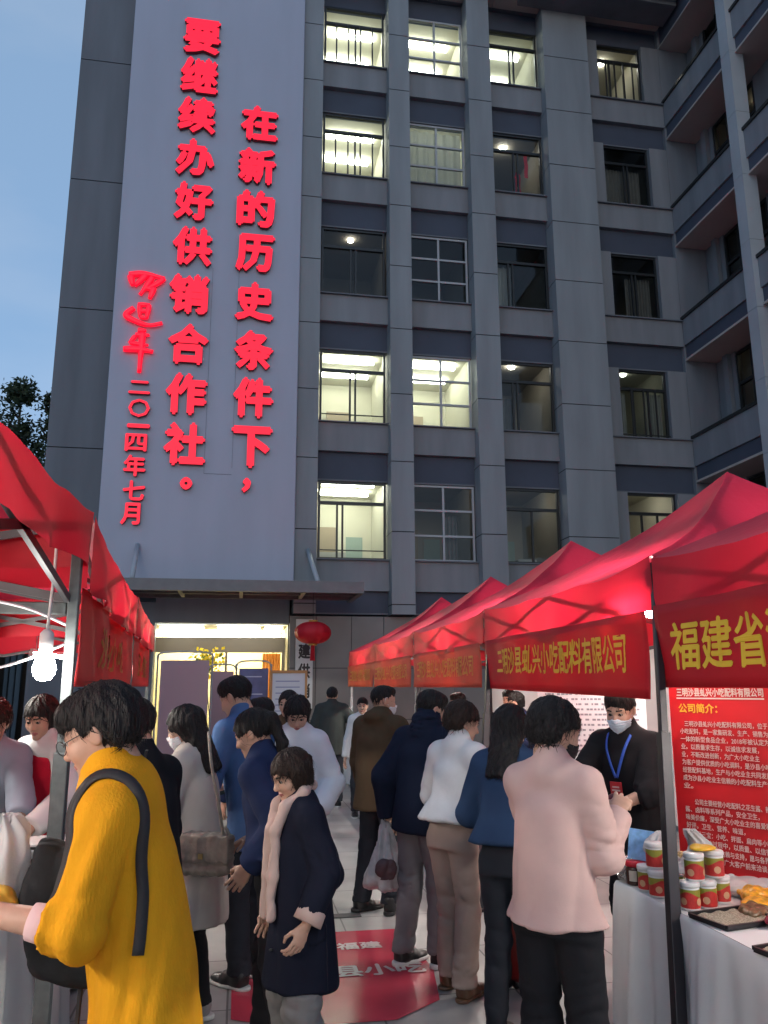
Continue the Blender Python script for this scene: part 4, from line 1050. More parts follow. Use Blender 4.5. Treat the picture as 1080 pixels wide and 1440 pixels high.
# ------------------------------------------------------------------ right-hand stall
TH = .68
def cloth_table(label, x0, x1, y0, y1, h, m, seed=1, name="market_table", cat="table"):
    cx, cy = (x0+x1)/2, (y0+y1)/2; t = thing(name, label, cat, (cx, cy, 0)); hx, hy = (x1-x0)/2, (y1-y0)/2
    b = MB().box(-hx+.02, hx-.02, -hy+.02, hy-.02, h-.04, h-.006); b.build("table_top", mat("board", (.3, .24, .17), .7), t)
    for sx in (-1, 1):
        for sy in (-1, 1): MB().tube([(sx*(hx-.08), sy*(hy-.1), 0), (sx*(hx-.08), sy*(hy-.1), h-.04)], .018, 8).build("leg", M_STEEL, t, True)
    c = MB(); per = [(-hx, -hy), (hx, -hy), (hx, hy), (-hx, hy)]; n = 700; P = []
    Ls = [2*hx, 2*hy, 2*hx, 2*hy]; T = sum(Ls)
    for i in range(n):
        s = T*i/n; k = 0
        while s > Ls[k]: s -= Ls[k]; k += 1
        a, b2 = per[k], per[(k+1) % 4]; f = s/Ls[k]; P.append((a[0]+(b2[0]-a[0])*f, a[1]+(b2[1]-a[1])*f, T*i/n))
    rows = [(0, h, 0), (.006, h-.004, 0), (.014, h-.02, .15), (.022, h-.14, .5), (.03, h-.35, .85), (.036, .18, 1), (.045, .03, 1.05)]
    V = []
    for off, z, am in rows:
        for (x, y, s) in P:
            nx, ny = (x/hx, y/hy); nx, ny = (math.copysign(1, nx), 0) if abs(nx) > abs(ny) else (0, math.copysign(1, ny))
            d = off+am*(.034*math.sin(s*13+seed+1.5*math.sin(s*3.1))+.016*math.sin(s*29+1.3*math.sin(s*5))+.018*abs(math.sin(s*11+2*math.sin(s*2.3)))**3+.006*math.sin(s*53+2*math.sin(s*7)))
            V.append((x+nx*d, y+ny*d, z+(.008*math.sin(s*9) if z < .1 else 0)))
    F = []; m_ = len(rows)
    for r in range(m_-1):
        for i in range(n): F.append((r*n+i, (r+1)*n+i, (r+1)*n+(i+1) % n, r*n+(i+1) % n))
    b = len(V); nu, nv = 10, 20
    c.add(V, F); c.grid(lambda u, v: (-hx+2*hx*u, -hy+2*hy*v, h+.0005+.0015*math.sin(9*u+11*v)), nu, nv)
    o = c.build("tablecloth", m, t, True)
    return t
M_CLOTH = mat("white_cloth", (.72, .71, .69), .85, var=.04, vscale=3, bump=.06, bscale=120)
cloth_table("white clothed table with jars and packets at the right edge", 1.985, 2.62, .9, 4.24, TH, M_CLOTH, 1)
M_RED = mat("red_label", (.50, .035, .03), .4, var=.15, vscale=60); M_GREEN = mat("green_label", (.28, .28, .04), .4); M_LIDW = mat("white_lid", (.7, .7, .68), .35)
M_DARKJ = mat("dark_jar", (.055, .022, .016), .15); M_LIDR = mat("red_lid", (.55, .01, .03), .3); M_YEL = mat("yellow_plastic", (.75, .45, .03), .35)
def add_copy(src, loc, label, rz=0):
    r = src.copy(); COL.objects.link(r); r.location = loc; r.rotation_euler = (0, 0, rz); r['label'] = label
    for ch in list(src.children):
        c = ch.copy(); COL.objects.link(c); c.parent = r; c.matrix_parent_inverse = ch.matrix_parent_inverse.copy()
    return r
def jar0(label, loc):
    t = thing("sauce_tub", label, "tub", loc, 0, "red labelled tubs on the right table")
    b = MB().lathe([(.001, 0), (.040, 0), (.042, .006), (.043, .094), (.040, .097), (.001, .097)], 28); b.build("tub", M_LIDW, t, True)
    l = MB(); R = .0435
    for i in range(28):
        a0, a1 = 2*math.pi*i/28, 2*math.pi*(i+1)/28
        zt0, zt1 = .066+.012*math.sin(2*a0), .066+.012*math.sin(2*a1)
        l.m = 0; l.add([(R*math.cos(a0), R*math.sin(a0), .010), (R*math.cos(a1), R*math.sin(a1), .010), (R*math.cos(a1), R*math.sin(a1), zt1), (R*math.cos(a0), R*math.sin(a0), zt0)], [(0, 1, 2, 3)])
        l.m = 1; l.add([(R*math.cos(a0), R*math.sin(a0), zt0), (R*math.cos(a1), R*math.sin(a1), zt1), (R*math.cos(a1), R*math.sin(a1), .088), (R*math.cos(a0), R*math.sin(a0), .088)], [(0, 1, 2, 3)])
    l.m = 2
    for a in (3.5, 5.2): 
        C_ = [(R+.0006)*math.cos(a), (R+.0006)*math.sin(a), .038]; tx = (-math.sin(a), math.cos(a)); V = [(C_[0], C_[1], C_[2])]+[(C_[0]*(1)+tx[0]*.016*math.cos(q)-math.cos(a)*.0025*abs(math.cos(q)), C_[1]+tx[1]*.016*math.cos(q)-math.sin(a)*.0025*abs(math.cos(q)), C_[2]+.016*math.sin(q)) for q in [i*.524 for i in range(12)]]
        V = [(v[0]*1.02, v[1]*1.02, v[2]) for v in V]; l.add(V, [(0, i+1, (i+1) % 12+1) for i in range(12)])
    l.build("label", [M_RED, M_GREEN, mat("label_bowl", (.6, .35, .2), .4)], t, True)
    MB().lathe([(.001, .097), (.045, .097), (.046, .101), (.046, .114), (.043, .118), (.001, .118)], 28).build("lid", M_LIDW, t, True)
    return t
z0 = TH+.003
J = jar0("red labelled white tub at the front right of the pole, bottom row", (2.06, 3.645, z0))
for lab, l, rz in (("red labelled white tub in the bottom row, second from the dark pole", (2.15, 3.655, 0), .6), ("red labelled white tub at the right end of the bottom row", (2.265, 3.73, 0), 1.3),
                   ("red labelled tub hidden behind the bottom row right of the pole", (2.18, 3.76, 0), 2), ("red labelled white tub stacked on the row beside the dark pole", (2.10, 3.66, .118), .3),
                   ("red labelled white tub stacked at the upper right, before the red poster", (2.225, 3.70, .118), 1.0), ("red labelled tub left of the dark pole, farther from the camera", (2.035, 4.0, 0), .2),
                   ("red labelled tub just left of the dark pole, touching its edge", (2.03, 3.88, 0), .8), ("red labelled tub stacked up behind the dark pole", (2.05, 3.93, .118), 1.8),
                   ("red labelled tub hidden behind the dark pole", (2.13, 3.90, 0), 2.8)):
    add_copy(J, (l[0], l[1], z0+l[2]), lab, rz)
def djar(label, loc):
    t = thing("sauce_jar", label, "jar", loc, 0, "dark jars with red lids")
    MB().lathe([(.001, 0), (.040, 0), (.044, .006), (.044, .08), (.040, .088), (.001, .088)], 24).build("jar", M_DARKJ, t, True)
    MB().lathe([(.001, .088), (.045, .088), (.046, .092), (.046, .108), (.043, .112), (.001, .112)], 24).build("lid", M_LIDR, t, True)
    MB().grid(lambda u, v: (.0446*math.cos(3.6+u*.9), .0446*math.sin(3.6+u*.9), .02+.05*v), 8, 2).build("label", mat("pale_label", (.55, .5, .42), .5), t, True)
    return t
D = djar("dark sauce jar with red lid nearest the pink blazer", (2.035, 4.13, z0)); add_copy(D, (2.055, 4.06-.02, z0), "dark sauce jar with red lid, the nearer of the pair by the pole", .3)
add_copy(D, (2.13, 4.11, z0), "dark red lidded jar standing behind the other two", .9)
add_copy(D, (2.20, 4.10, z0), "dark red lidded jar in the back row, left of the yellow jar", 1.2); add_copy(D, (2.12, 4.02-.02, z0), "dark red lidded jar in the second row behind the stacked tubs", 2.0)
t = thing("spice_jar", "yellow plastic jar with red lid behind the blue card on the table", "jar", (2.22, 4.17, z0))
MB().lathe([(.001, 0), (.045, 0), (.047, .01), (.047, .15), (.035, .17), (.001, .17)], 24).build("jar", M_YEL, t, True); MB().lathe([(.001, .17), (.042, .17), (.042, .20), (.001, .20)], 24).build("lid", M_LIDR, t, True)
t = thing("stand_card", "tilted pale blue card standing among the jars", "card", (2.075, 4.11, z0+.112)); t.rotation_euler = (-.25, .12, -.45)
MB().box(-.075, .075, -.004, .004, 0, .15).build("card", mat("blue_card", (.20, .42, .72), .35, var=.25, vscale=30), t, False, .002); MB().beam((.06, .006, .10), (.075, .07, .0), .008, .005).build("prop", M_BLACK, t)
def lump(name, label, cat, loc, r, m, seed, amp=.02, f=30, rot=(0, 0, 0), h=.006, group=None, flat=0):
    def fn(P):
        d = ell(P, (0, 0, r[2]*.9), r)+wrinkle(P, seed, amp, f, (1, 1, 1)); return smax(d, .002-P[:, 2], .006)
    v, q = nets(fn, (-r[0]*1.3-.02, -r[1]*1.3-.02, -.01), (r[0]*1.3+.02, r[1]*1.3+.02, r[2]*2.4), h)
    o = link_mesh(name, v, q, m, None, True); o.location = loc; o.rotation_euler = rot; return tag(o, label, cat, group)
M_FOIL = mat("silver_foil", (.62, .60, .56), .18, metal=.9, bump=.3, bscale=60); M_PLAS = mat("white_plastic_bag", (.72, .72, .72), .3, trans=.35, bump=.2, bscale=40)
lump("foil_pack", "crumpled silver foil pack at the table's far corner by the pink blazer", "pack", (2.035, 4.20, z0), (.05, .06, .06), M_FOIL, 3, .03, 45)
lump("foil_pack", "silver foil pack standing behind the blue card", "pack", (2.13, 4.20, z0+.0), (.06, .04, .11), M_FOIL, 4, .03, 45)
lump("spice_bag", "brown speckled spice bag beside the yellow jar", "bag", (2.24, 4.03, z0), (.06, .05, .09), mat("spice_mix", (.4, .28, .12), .5, var=.8, vscale=90), 14, .02, 40)
def peaked_bag(name, label, cat, loc, r, h, m, seed, rz=0):
    def fn(P):
        z = np.clip(P[:, 2]/h, 0, 1.2); w = (1-z)**.8*.9+.12; Q = P.copy(); Q[:, 0] += .03*np.sin(z*5+seed)
        d = (np.sqrt((Q[:, 0]/(r[0]*w))**2+(Q[:, 1]/(r[1]*w))**2)-1)*min(r)*w
        d = smax(d, P[:, 2]-h, .01); d = smax(d, .001-P[:, 2], .005)
        a = np.arctan2(Q[:, 1], Q[:, 0]); return d*.7+.008*np.sin(7*a+9*z+seed)*z+wrinkle(P, seed, .008, 40, (1, 1, .5))
    v, q = nets(fn, (-r[0]*1.3, -r[1]*1.3, -.01), (r[0]*1.3, r[1]*1.3, h+.03), .006)
    o = link_mesh(name, v, q, m, None, True); o.location = loc; o.rotation_euler = (0, 0, rz); return tag(o, label, cat)
peaked_bag("plastic_bag", "white plastic bag peaked up behind the stacked tubs right of the pole", "bag", (2.19, 3.80, z0+.118), (.09, .07), .20, M_PLAS, 2)
peaked_bag("plastic_bag", "white plastic bag rising left of the dark pole above the tubs", "bag", (2.12, 4.0, z0+.118), (.09, .07), .16, M_PLAS, 5)
lump("paper_packet", "flat orange and yellow paper packet behind the tubs", "packet", (2.17, 3.70, z0+.236), (.07, .05, .012), M_YEL, 8, .01, 30)
def tray(label, loc, rz, a=.30, b=.22, m=None):
    t = thing("tray", label, "tray", loc, rz, "trays of pale seeds"); w = .012
    f = MB(); f.box(-a/2, a/2, -b/2, b/2, 0, .008)
    for s in (-1, 1): f.box(-a/2, a/2, s*b/2-w/2, s*b/2+w/2, .008, .022); f.box(s*a/2-w/2, s*a/2+w/2, -b/2+w/2, b/2-w/2, .008, .021)
    f.build("frame", M_BLACK, t)
    MB().grid(lambda u, v: (-a/2+w+(a-2*w)*u, -b/2+w+(b-2*w)*v, .014+.004*math.sin(u*21+v*13)*math.sin(v*17)), 24, 18).build("seeds", mat("seeds", (.42, .37, .27), .8, var=.55, vscale=160, bump=.6, bscale=200), t, True)
tray("black edged tray of pale seeds beside the dark pole at the table's front", (2.145, 3.44, z0), .2)
tray("black edged tray of seeds nearest the camera at the right edge", (2.135, 2.97, z0), .2)
M_PKY = mat("packet_yellow", (.75, .38, .03), .3, var=.5, vscale=25, bump=.25, bscale=30); M_PKM = mat("packet_maroon", (.28, .02, .04), .25, var=.6, vscale=20, bump=.3, bscale=30); M_PKB = mat("packet_brown", (.16, .10, .05), .35, var=.6, vscale=30, bump=.3, bscale=30)
lump("spice_packet", "flat yellow spice packet lying at the right edge of the table", "packet", (2.40, 3.60, z0), (.12, .08, .022), M_PKY, 21, .012, 35, (0, 0, .3), group="spice packets")
lump("spice_packet", "dark brown spice packet lying against the tray", "packet", (2.29, 3.52, z0), (.11, .06, .02), M_PKB, 22, .012, 35, (0, 0, .9), group="spice packets")
lump("spice_packet", "shiny maroon spice packet in front of the yellow one", "packet", (2.30, 3.32, z0), (.10, .06, .028), M_PKM, 23, .014, 35, (0, 0, .2), group="spice packets")
lump("spice_packet", "second maroon spice packet stacked at the right edge", "packet", (2.38, 3.30, z0+.035), (.10, .06, .024), M_PKM, 24, .014, 35, (0, 0, -.3), group="spice packets")
lump("plastic_wrap", "rumpled clear plastic sheet before the foot of the red poster", "sheet", (2.46, 3.88, z0), (.16, .12, .035), M_PLAS, 31, .03, 26)

lump("spice_packet", "orange spice packet lying behind the seed tray by the clear plastic", "packet", (2.44, 3.72, z0), (.12, .08, .03), M_PKY, 25, .016, 40, (0, 0, 1.2), group="spice packets")
lump("spice_packet", "maroon spice packet near the right edge in front of the second tray", "packet", (2.33, 3.08, z0), (.11, .07, .03), M_PKM, 26, .016, 40, (0, 0, .7), group="spice packets")
lump("spice_packet", "orange spice packet at the right edge beside the nearer tray", "packet", (2.36, 2.86, z0), (.11, .07, .03), M_PKY, 27, .016, 40, (0, 0, -.2), group="spice packets")
# roll-up poster behind the table
t = thing("rollup_poster", "red roll-up poster with white company text behind the table", "poster", (2.67, 4.27, 0)); t.rotation_euler = (rad(-1), 0, rad(-60))
PW, PH = .62, 1.95
MB().grid(lambda u, v: (-PW/2+PW*u, .003*math.sin(6*v), .08+(PH-.08)*v), 2, 16).build("sheet", mat("poster_red", (.60, .018, .025), .45, var=.04), t, True)
MB().box(-PW/2-.03, PW/2+.03, -.09, .09, 0, .085).build("base", M_STEEL, t, False, .01); MB().box(-PW/2-.01, PW/2+.01, -.012, .012, PH, PH+.03).build("top_rail", M_STEEL, t); MB().tube([(0, .03, .05), (0, .012, PH)], .012, 8).build("support_rod", M_STEEL, t, True)
tx = MB(); py = lambda x, y, z: (x, -.007, y)
def pline(s, x, z, h, b=.02, w=None):
    x *= .76; w = w*.76 if w else w
    V, F, d = text_data(s, b); sc = h/1.0; ww = d[0]*sc
    k = (w/ww) if w else 1
    tx.add([(x+ww*k/2+v[0]*sc*k, -.007-v[2]*.3, z+v[1]*sc) for v in V], F)
tx.m = 0
pline(NAME, -.34, 1.635, .05, .03, .68); tx.box(-.26, .26, -.0075, -.0065, 1.597, 1.605)
tx.m = 1; pline("公司简介：", -.33, 1.545, .055, .03)
tx.m = 0
BODY = ["　三明沙县虬兴小吃配料有限公司，位于", "小吃配料，是一家集研发、生产、销售为", "一体的新型食品企业，2018年被认定为", "业。以质量求生存，以诚信求发展，", "业，不断改进创新，为广大小吃业主", "为客户提供优质的小吃调料，是沙县小吃", "经营配料基地，生产与小吃业主共同发展", "成为沙县小吃业主信赖的小吃配料生产企", "业。", "", "　　公司主要经营小吃配料之花生酱、辣椒", "酱、卤料等系列产品，安全卫生，", "味美价廉，深受广大小吃业主的喜爱和", "好评。卫生、营养、味道，", "　公司三宝：小吃、拌面、扁肉等小吃", "　在经营的过程中，以质量、以信誉，", "广大小吃业主的信赖与支持，愿与各界朋友", "共谋发展，欢迎广大客户前来洽谈。"]
zz = 1.50
for i, s in enumerate(BODY):
    zz -= .043
    s2 = s.replace("　", "")
    if s2: pline(s2, -.33+.04*(len(s)-len(s2)), zz, .034, .012, min(.68-.04*(len(s)-len(s2)), .0375*len(s2)))
tx.build("lettering", [mat("poster_white", (.75, .62, .58), .5), mat("poster_gold", (.85, .5, .05), .5)], t)
# pale board with fine rows of print inside the tent
t = thing("print_board", "large white board with rows of tiny grey print behind the pink blazer", "board", (2.80, 6.25, 0)); t.rotation_euler = (0, 0, rad(-22))
MB().box(-.42, .42, -.01, .01, .55, 2.02).build("panel", mat("board_white", (.62, .61, .64), .5), t); b = MB(); rg = random.Random(9)
for r in range(30):
    x = -.36
    while x < .35:
        wd = rg.uniform(.012, .03); b.add([(x, -.0115, 1.80-.04*r), (x+wd, -.0115, 1.80-.04*r), (x+wd, -.0115, 1.815-.04*r), (x, -.0115, 1.815-.04*r)], [(0, 1, 2, 3)]); x += wd+rg.choice((.006, .010, .025))
b.build("print_rows", mat("print_grey", (.22, .21, .25), .6), t); MB().box(.0, .10, -.013, -.011, 1.87, 1.97).build("emblem", mat("emblem_olive", (.35, .33, .08), .5), t)
for sx in (-.3, .3): MB().tube([(sx, .03, 0), (sx, .0, .56)], .015, 8).build("leg", M_STEEL, t, True)
# tables of the farther right stalls
M_CLOTH2 = M_CLOTH
cloth_table("white clothed stall table beside the white sweater woman", 2.0, 2.6, 7.3, 9.7, .74, M_CLOTH, 4)
cloth_table("white clothed stall table beyond the brown jacket man", 2.0, 2.6, 10.3, 12.7, .74, M_CLOTH, 5)
cloth_table("white clothed stall table at the far end of the right tent row", 2.0, 2.6, 13.3, 15.7, .74, M_CLOTH, 6)
lump("red_bag", "small red bag on the far right stall table behind the bag carrier's head", "bag", (2.2, 8.0, .745), (.12, .10, .14), mat("bag_red", (.6, .02, .02), .5), 41, .02, 20, h=.012)
for i, (x, y, lab) in enumerate(((2.15, 9.0, "white box on the stall table beside the white coated vendor"), (2.2, 11.2, "white box on the stall table beyond the brown jacket man"))):
    tag(MB().box(-.15, .15, -.2, .2, 0, .22).build("carton", M_WHITE, None, False, .006, (x, y, .745)), lab, "box")
tag(MB().grid(lambda u, v: (-3.75+.03*math.sin(u*30), .4+8.8*u, .1+2.1*v), 80, 4).build("tent_curtain", mat("grey_tarp", (.30, .31, .33), .7, var=.08, vscale=2, trans=.15), None, True), "grey tarp hung along the back of the left tents", "tarp")
# white back walls of the tents
t = tag(MB().grid(lambda u, v: (5.0+.03*math.sin(u*30), 4.2+11.6*u, .1+2.1*v), 80, 4).build("tent_curtain", mat("white_tarp", (.55, .55, .56), .7, var=.05, vscale=2, trans=.2), None, True), "white tarp hung along the back of the right tents", "tarp")
# dark red trolley case between the white sweater and blue jacket women
t = thing("suitcase", "dark red upright suitcase beside the beige trousers", "suitcase", (1.66, 4.72, 0), rad(25))
MB().box(-.06, .06, -.13, .13, .05, .46).build("shell", mat("case_red", (.16, .012, .012), .35), t, False, .025)
b = MB()
for s in (-1, 1): b.tube([(.0, .05*s, .46), (0, .05*s, .74)], .007, 6)
b.tube([(0, -.065, .74), (0, .065, .74)], .012, 8); b.build("handle", M_BLACK, t, True)
for s in (-1, 1): MB().tube([(-.02, .1*s, .028), (.02, .1*s, .028)], .027, 12).build("wheel", M_BLACK, t, True)
lump("handbag", "black handbag set down on the paving by the red suitcase", "bag", (1.55, 4.84, 0), (.09, .07, .14), M_BLACK, 51, .02, 20, h=.01)
# red floor sheet
t = thing("floor_sheet", "glossy red sheet with white print lying on the paving", "sheet", (0, 0, 0))
c_ = [(.02, 4.66), (.30, 4.50), (.86, 4.50), (1.14, 4.72), (1.22, 5.2), (1.18, 6.05), (.70, 6.06), (.02, 5.9)]
t.location = (.62, 5.3, 0)
MB().add([(x-.62, y-5.3, .004) for x, y in c_], [tuple(range(8))]).build("sheet", mat("floor_red", (.42, .04, .07), .2, var=.12, vscale=3, bump=.05, bscale=8), t)
b = MB()
put_text(b, "沙县小吃", lambda x, y, z: (.18+x-.0, -.05+y, .007+z*.3), .75, .2, .03); b.build("lettering", mat("floor_white", (.62, .55, .54), .3), t); b = MB(); put_text(b, "福建", lambda x, y, z: (.22+x, .42+y, .007+z*.3), .3, .14, .03)
b.build("lettering", mat("floor_white", (.62, .55, .54), .3), t)
t = tag(MB().box(-.22, .22, -.05, .05, .001, .006).build("drain_cover", mat("drain", (.06, .06, .06), .6), None, False, 0, (.74, 6.45, 0)), "narrow dark drain strip in the paving by the brown jacket man's feet", "drain")

# ------------------------------------------------------------------ left-hand stall
cloth_table("white clothed table in front of the yellow sweater shopper", -1.60, -.86, 1.2, 4.75, .80, M_CLOTH, 2)
cloth_table("white clothed table at the farther left stall", -1.60, -.92, 5.2, 8.8, .80, M_CLOTH, 3)
M_FOOD = mat("dark_food", (.05, .028, .02), .45, var=.6, vscale=50, bump=.8, bscale=60)
def food_tray(label, loc, rz=0, a=.42, b=.34):
    t = thing("food_tray", label, "tray", loc, rz, "trays of dark dried food on the left table")
    f = MB(); f.box(-a/2, a/2, -b/2, b/2, 0, .006)
    for s in (-1, 1): f.box(-a/2, a/2, s*b/2-.004, s*b/2+.004, .006, .045); f.box(s*a/2-.004, s*a/2+.004, -b/2+.004, b/2-.004, .006, .044)
    f.build("pan", M_STEEL, t)
    rg = random.Random(int(abs(loc[1]*100))); c = MB()
    for i in range(70):
        x, y = rg.uniform(-a/2+.05, a/2-.05), rg.uniform(-b/2+.05, b/2-.05); q = rg.random()*6.28; l = rg.uniform(.03, .07)
        zz = .015+rg.uniform(0, .04); c.m = 0 if rg.random() < .85 else 1
        c.tube([(x-l*math.cos(q), y-l*math.sin(q), zz), (x, y, zz+rg.uniform(0, .015)), (x+l*math.cos(q), y+l*math.sin(q), zz)], [.004, .009, .004], 6)
    c.build("food", [M_FOOD, mat("pale_food", (.45, .36, .30), .5)], t, True)
for i, (x, y, l) in enumerate(((-1.08, 4.45, "metal tray of dark dried strips at the far end of the left table"), (-1.12, 4.0, "metal tray of dark strips in front of the red vest vendor"), (-1.2, 3.55, "metal tray of dark strips nearer the hanging bag"), (-1.42, 4.3, "metal tray of dark strips at the left table's back edge"))):
    food_tray(l, (x, y, .803), .1*i)
tag(MB().box(-.16, .16, -.2, .2, 0, .02).build("chopping_board", mat("pale_wood", (.5, .38, .26), .6, var=.1), None, False, .004, (-1.02, 3.15, .803)), "pale wooden board on the left table by the black bag", "board")
t = thing("scale", "steel kitchen scale box behind the yellow sweater woman's chin", "scale", (-.98, 4.68-.15, .803), .2)
MB().box(-.14, .14, -.1, .1, 0, .1).build("housing", M_STEEL, t, False, .012); MB().box(-.17, .17, -.13, .13, .115, .125).build("plate", M_WHITE, t); MB().box(-.05, .05, -.07, .07, .1, .115).build("neck", M_BLACK, t)
peaked_bag("plastic_bag", "clear plastic bag of yellow food held at the left edge", "bag", (-.62, 2.40, 1.10), (.13, .09), .26, M_PLAS, 7)
lump("food_pouch", "yellow food showing inside the plastic bag at the left edge", "food", (-.62, 2.33, 1.08), (.09, .06, .06), mat("yellow_food", (.7, .45, .06), .5, var=.2, vscale=20), 8, .015, 30)
peaked_bag("red_bag", "red plastic bag standing low by the left table's corner", "bag", (-.72, 2.52, .52), (.15, .11), .34, mat("bag_pinkred", (.58, .05, .08), .35, trans=.3, bump=.25, bscale=25), 9)
tag(MB().box(-.2, .2, -.16, .16, 0, .5).build("stool", mat("stool_grey", (.3, .3, .31), .6), None, False, .02, (-.72, 2.52, .0)), "grey box stool carrying the red plastic bag by the left table", "stool")
peaked_bag("plastic_bag", "white plastic bag heaped on the left table beside the board", "bag", (-1.0, 3.5, .805), (.12, .10), .17, M_PLAS, 12)
peaked_bag("plastic_bag", "white plastic bag at the left table's near end behind the yellow food", "bag", (-1.05, 2.7, .805), (.14, .11), .20, M_PLAS, 15)

# ------------------------------------------------------------------ things before the entrance
def poster_stand(label, x, y, wdt, h, z0, m, arch=True, text_m=None, rows=0, rz=0, fm=None):
    t = thing("display_stand", label, "stand", (x, y, 0), rz); fm = fm or M_STEEL
    MB().box(-wdt/2, wdt/2, -.012, .012, z0, h).build("panel", m, t)
    b = MB(); w2 = wdt/2+.05
    if arch:
        b.tube(smooth_path([(-w2, 0, 0), (-w2, 0, h-.1), (-w2, 0, h+.02), (-w2+.09, 0, h+.12), (w2-.09, 0, h+.12), (w2, 0, h+.02), (w2, 0, h-.1), (w2, 0, 0)], 5), .014, 8)
    else:
        for s in (-1, 1): b.beam((s*(wdt/2+.02), 0, 0), (s*(wdt/2+.02), 0, h), .05, .04)
        b.beam((-wdt/2-.04, 0, h+.02), (wdt/2+.04, 0, h+.02), .05, .05); b.beam((-wdt/2, 0, z0-.02), (wdt/2, 0, z0-.02), .05, .04)
    b.build("frame", fm, t, arch)
    f = MB()
    for s in (-1, 1): f.box(s*wdt/2-.03, s*wdt/2+.03, -.2, .2, 0, .03)
    f.build("foot", fm, t)
    if rows:
        l = MB(); rg = random.Random(rows)
        for r in range(rows):
            zz = h-.15-r*(h-z0-.3)/rows; l.box(-wdt*.4, -wdt*.4+wdt*.8*rg.uniform(.6, 1), -.0135, -.0125, zz, zz+.02)
        l.build("print", text_m, t)
    return t
poster_stand("tall dull red banner stand left of the entrance, behind the blue shirt man", -.83, 13.2, .74, 2.08, .1, mat("stand_mauve", (.42, .26, .28), .6))
poster_stand("narrow dull red banner stand beside the yellow flowers", -.30, 15.6, .42, 1.95, .1, mat("stand_mauve2", (.44, .26, .27), .6))
poster_stand("purple blue poster stand with an arched frame inside the doorway", .26, 14.4, .50, 1.98, .2, mat("poster_blue", (.10, .10, .22), .5, var=.3, vscale=3), True, mat("poster_pale", (.45, .45, .55), .5), 5)
poster_stand("wooden framed white notice board on an easel by the door", .86, 14.3, .56, 1.90, 1.0, mat("notice_white", (.55, .56, .60), .5), False, mat("notice_print", (.25, .27, .40), .6), 6, 0, mat("easel_wood", (.42, .20, .07), .5))
t = thing("flower_stand", "stand of yellow flowers glowing inside the entrance", "flowers", (-.72, 18.8, 0)); b = MB()
for q in (0, 2.1, 4.2): b.tube([(.25*math.cos(q), .25*math.sin(q), 0), (0, 0, 1.9)], .012, 6)
b.build("legs", M_BLACK, t, True); b = MB(); rg = random.Random(3)
for i in range(260):
    p = Vector((rg.gauss(0, .15), rg.gauss(0, .12), 2.2+rg.gauss(0, .15))); d = Vector((rg.gauss(0, 1), rg.gauss(0, 1), rg.gauss(0, 1))).normalized(); e = d.orthogonal().normalized(); s = rg.uniform(.03, .06); b.m = 0 if rg.random() < .7 else 1
    b.add([p-d*s, p+e*s, p+d*s, p-e*s], [(0, 1, 2, 3)])
b.build("blooms", [mat("yellow_petal", (.85, .68, .05), .6, trans=.5), mat("green_leaf", (.12, .2, .03), .6)], t)
t = thing("name_board", "white vertical board with black characters beside the entrance", "sign", (1.40, 17.86, 1.2))
MB().box(-.19, .19, -.02, .04, 0, 1.92).build("board", M_WHITE, t, False, .008); b = MB()
for i, ch in enumerate("福建供销"): put_text(b, ch, lambda x, y, z, i=i: (x, -.024-z*.3, 1.64-.42*i+y), .27, .33, .04)
b.build("lettering", M_BLACK, t)
t = thing("lantern", "round red lantern hanging under the canopy by the name board", "lantern", (1.44, 16.25, 2.72)); M_LANT = mat("lantern_red", (.62, .012, .03), .55, trans=.35)
n = 48; b = MB(); prof = [(.30*math.sin(math.pi*i/14)+.06*(1 if 0 < i < 14 else 1), -.22*math.cos(math.pi*i/14)) for i in range(15)]
V = []; F = []
for i, (r, z) in enumerate(prof):
    for j in range(n):
        q = 2*math.pi*j/n; rr = r*(1+.03*math.cos(12*q)); V.append((rr*math.cos(q), rr*math.sin(q), z))
for i in range(14):
    for j in range(n): F.append((i*n+j, i*n+(j+1) % n, (i+1)*n+(j+1) % n, (i+1)*n+j))
b.add(V, F).build("shade", M_LANT, t, True)
MB().lathe([(.001, .21), (.09, .21), (.09, .25), (.001, .25)], 20).lathe([(.001, -.25), (.09, -.25), (.09, -.21), (.001, -.21)], 20).build("cap", mat("lantern_gold", (.5, .28, .05), .4), t, True)
b = MB()
for i in range(14): q = i*.449; b.tube([(.03*math.cos(q), .03*math.sin(q), -.25), (.045*math.cos(q), .045*math.sin(q), -.55)], .007, 5)
b.build("tassel", M_LANT, t); MB().tube([(0, 0, .25), (0, 0, .80)], .006, 6).build("cord", M_BLACK, t)
# ------------------------------------------------------------------ people
def cloth(name, c, **k):
    k.setdefault('var', .10); k.setdefault('vscale', 5); k.setdefault('bump', .06); k.setdefault('bscale', 260); return mat(name, c, .92, spec=.12, **k)
C_YEL = mat("yellow_knit", (.68, .31, .012), .9, var=.08, vscale=9, bump=.22, bscale=150, stretch=(1, 1, .3), spec=.15); C_PINKU = cloth("pink_undershirt", (.6, .42, .42))
C_BLK = cloth("black_cloth", (.014, .014, .017)); C_BLK2 = cloth("black_trouser", (.019, .019, .022)); C_CREAM = cloth("cream_wool", (.52, .47, .42)); C_NAVY = cloth("navy_cloth", (.018, .028, .075))
C_BLUE = cloth("blue_cotton", (.07, .13, .27)); C_WHITE = cloth("white_jacket", (.60, .61, .66)); C_NAVYC = cloth("navy_wool", (.012, .014, .026)); C_PINK = cloth("pink_blazer", (.60, .41, .37))
C_BROWN = cloth("brown_jacket", (.085, .058, .034)); C_DKBR = cloth("dark_hood", (.03, .026, .024)); C_NVY2 = cloth("dark_navy_parka", (.014, .019, .038)); C_GREYT = cloth("grey_trouser", (.19, .18, .19)); C_WSW = cloth("white_knit", (.66, .66, .66), bscale=70)
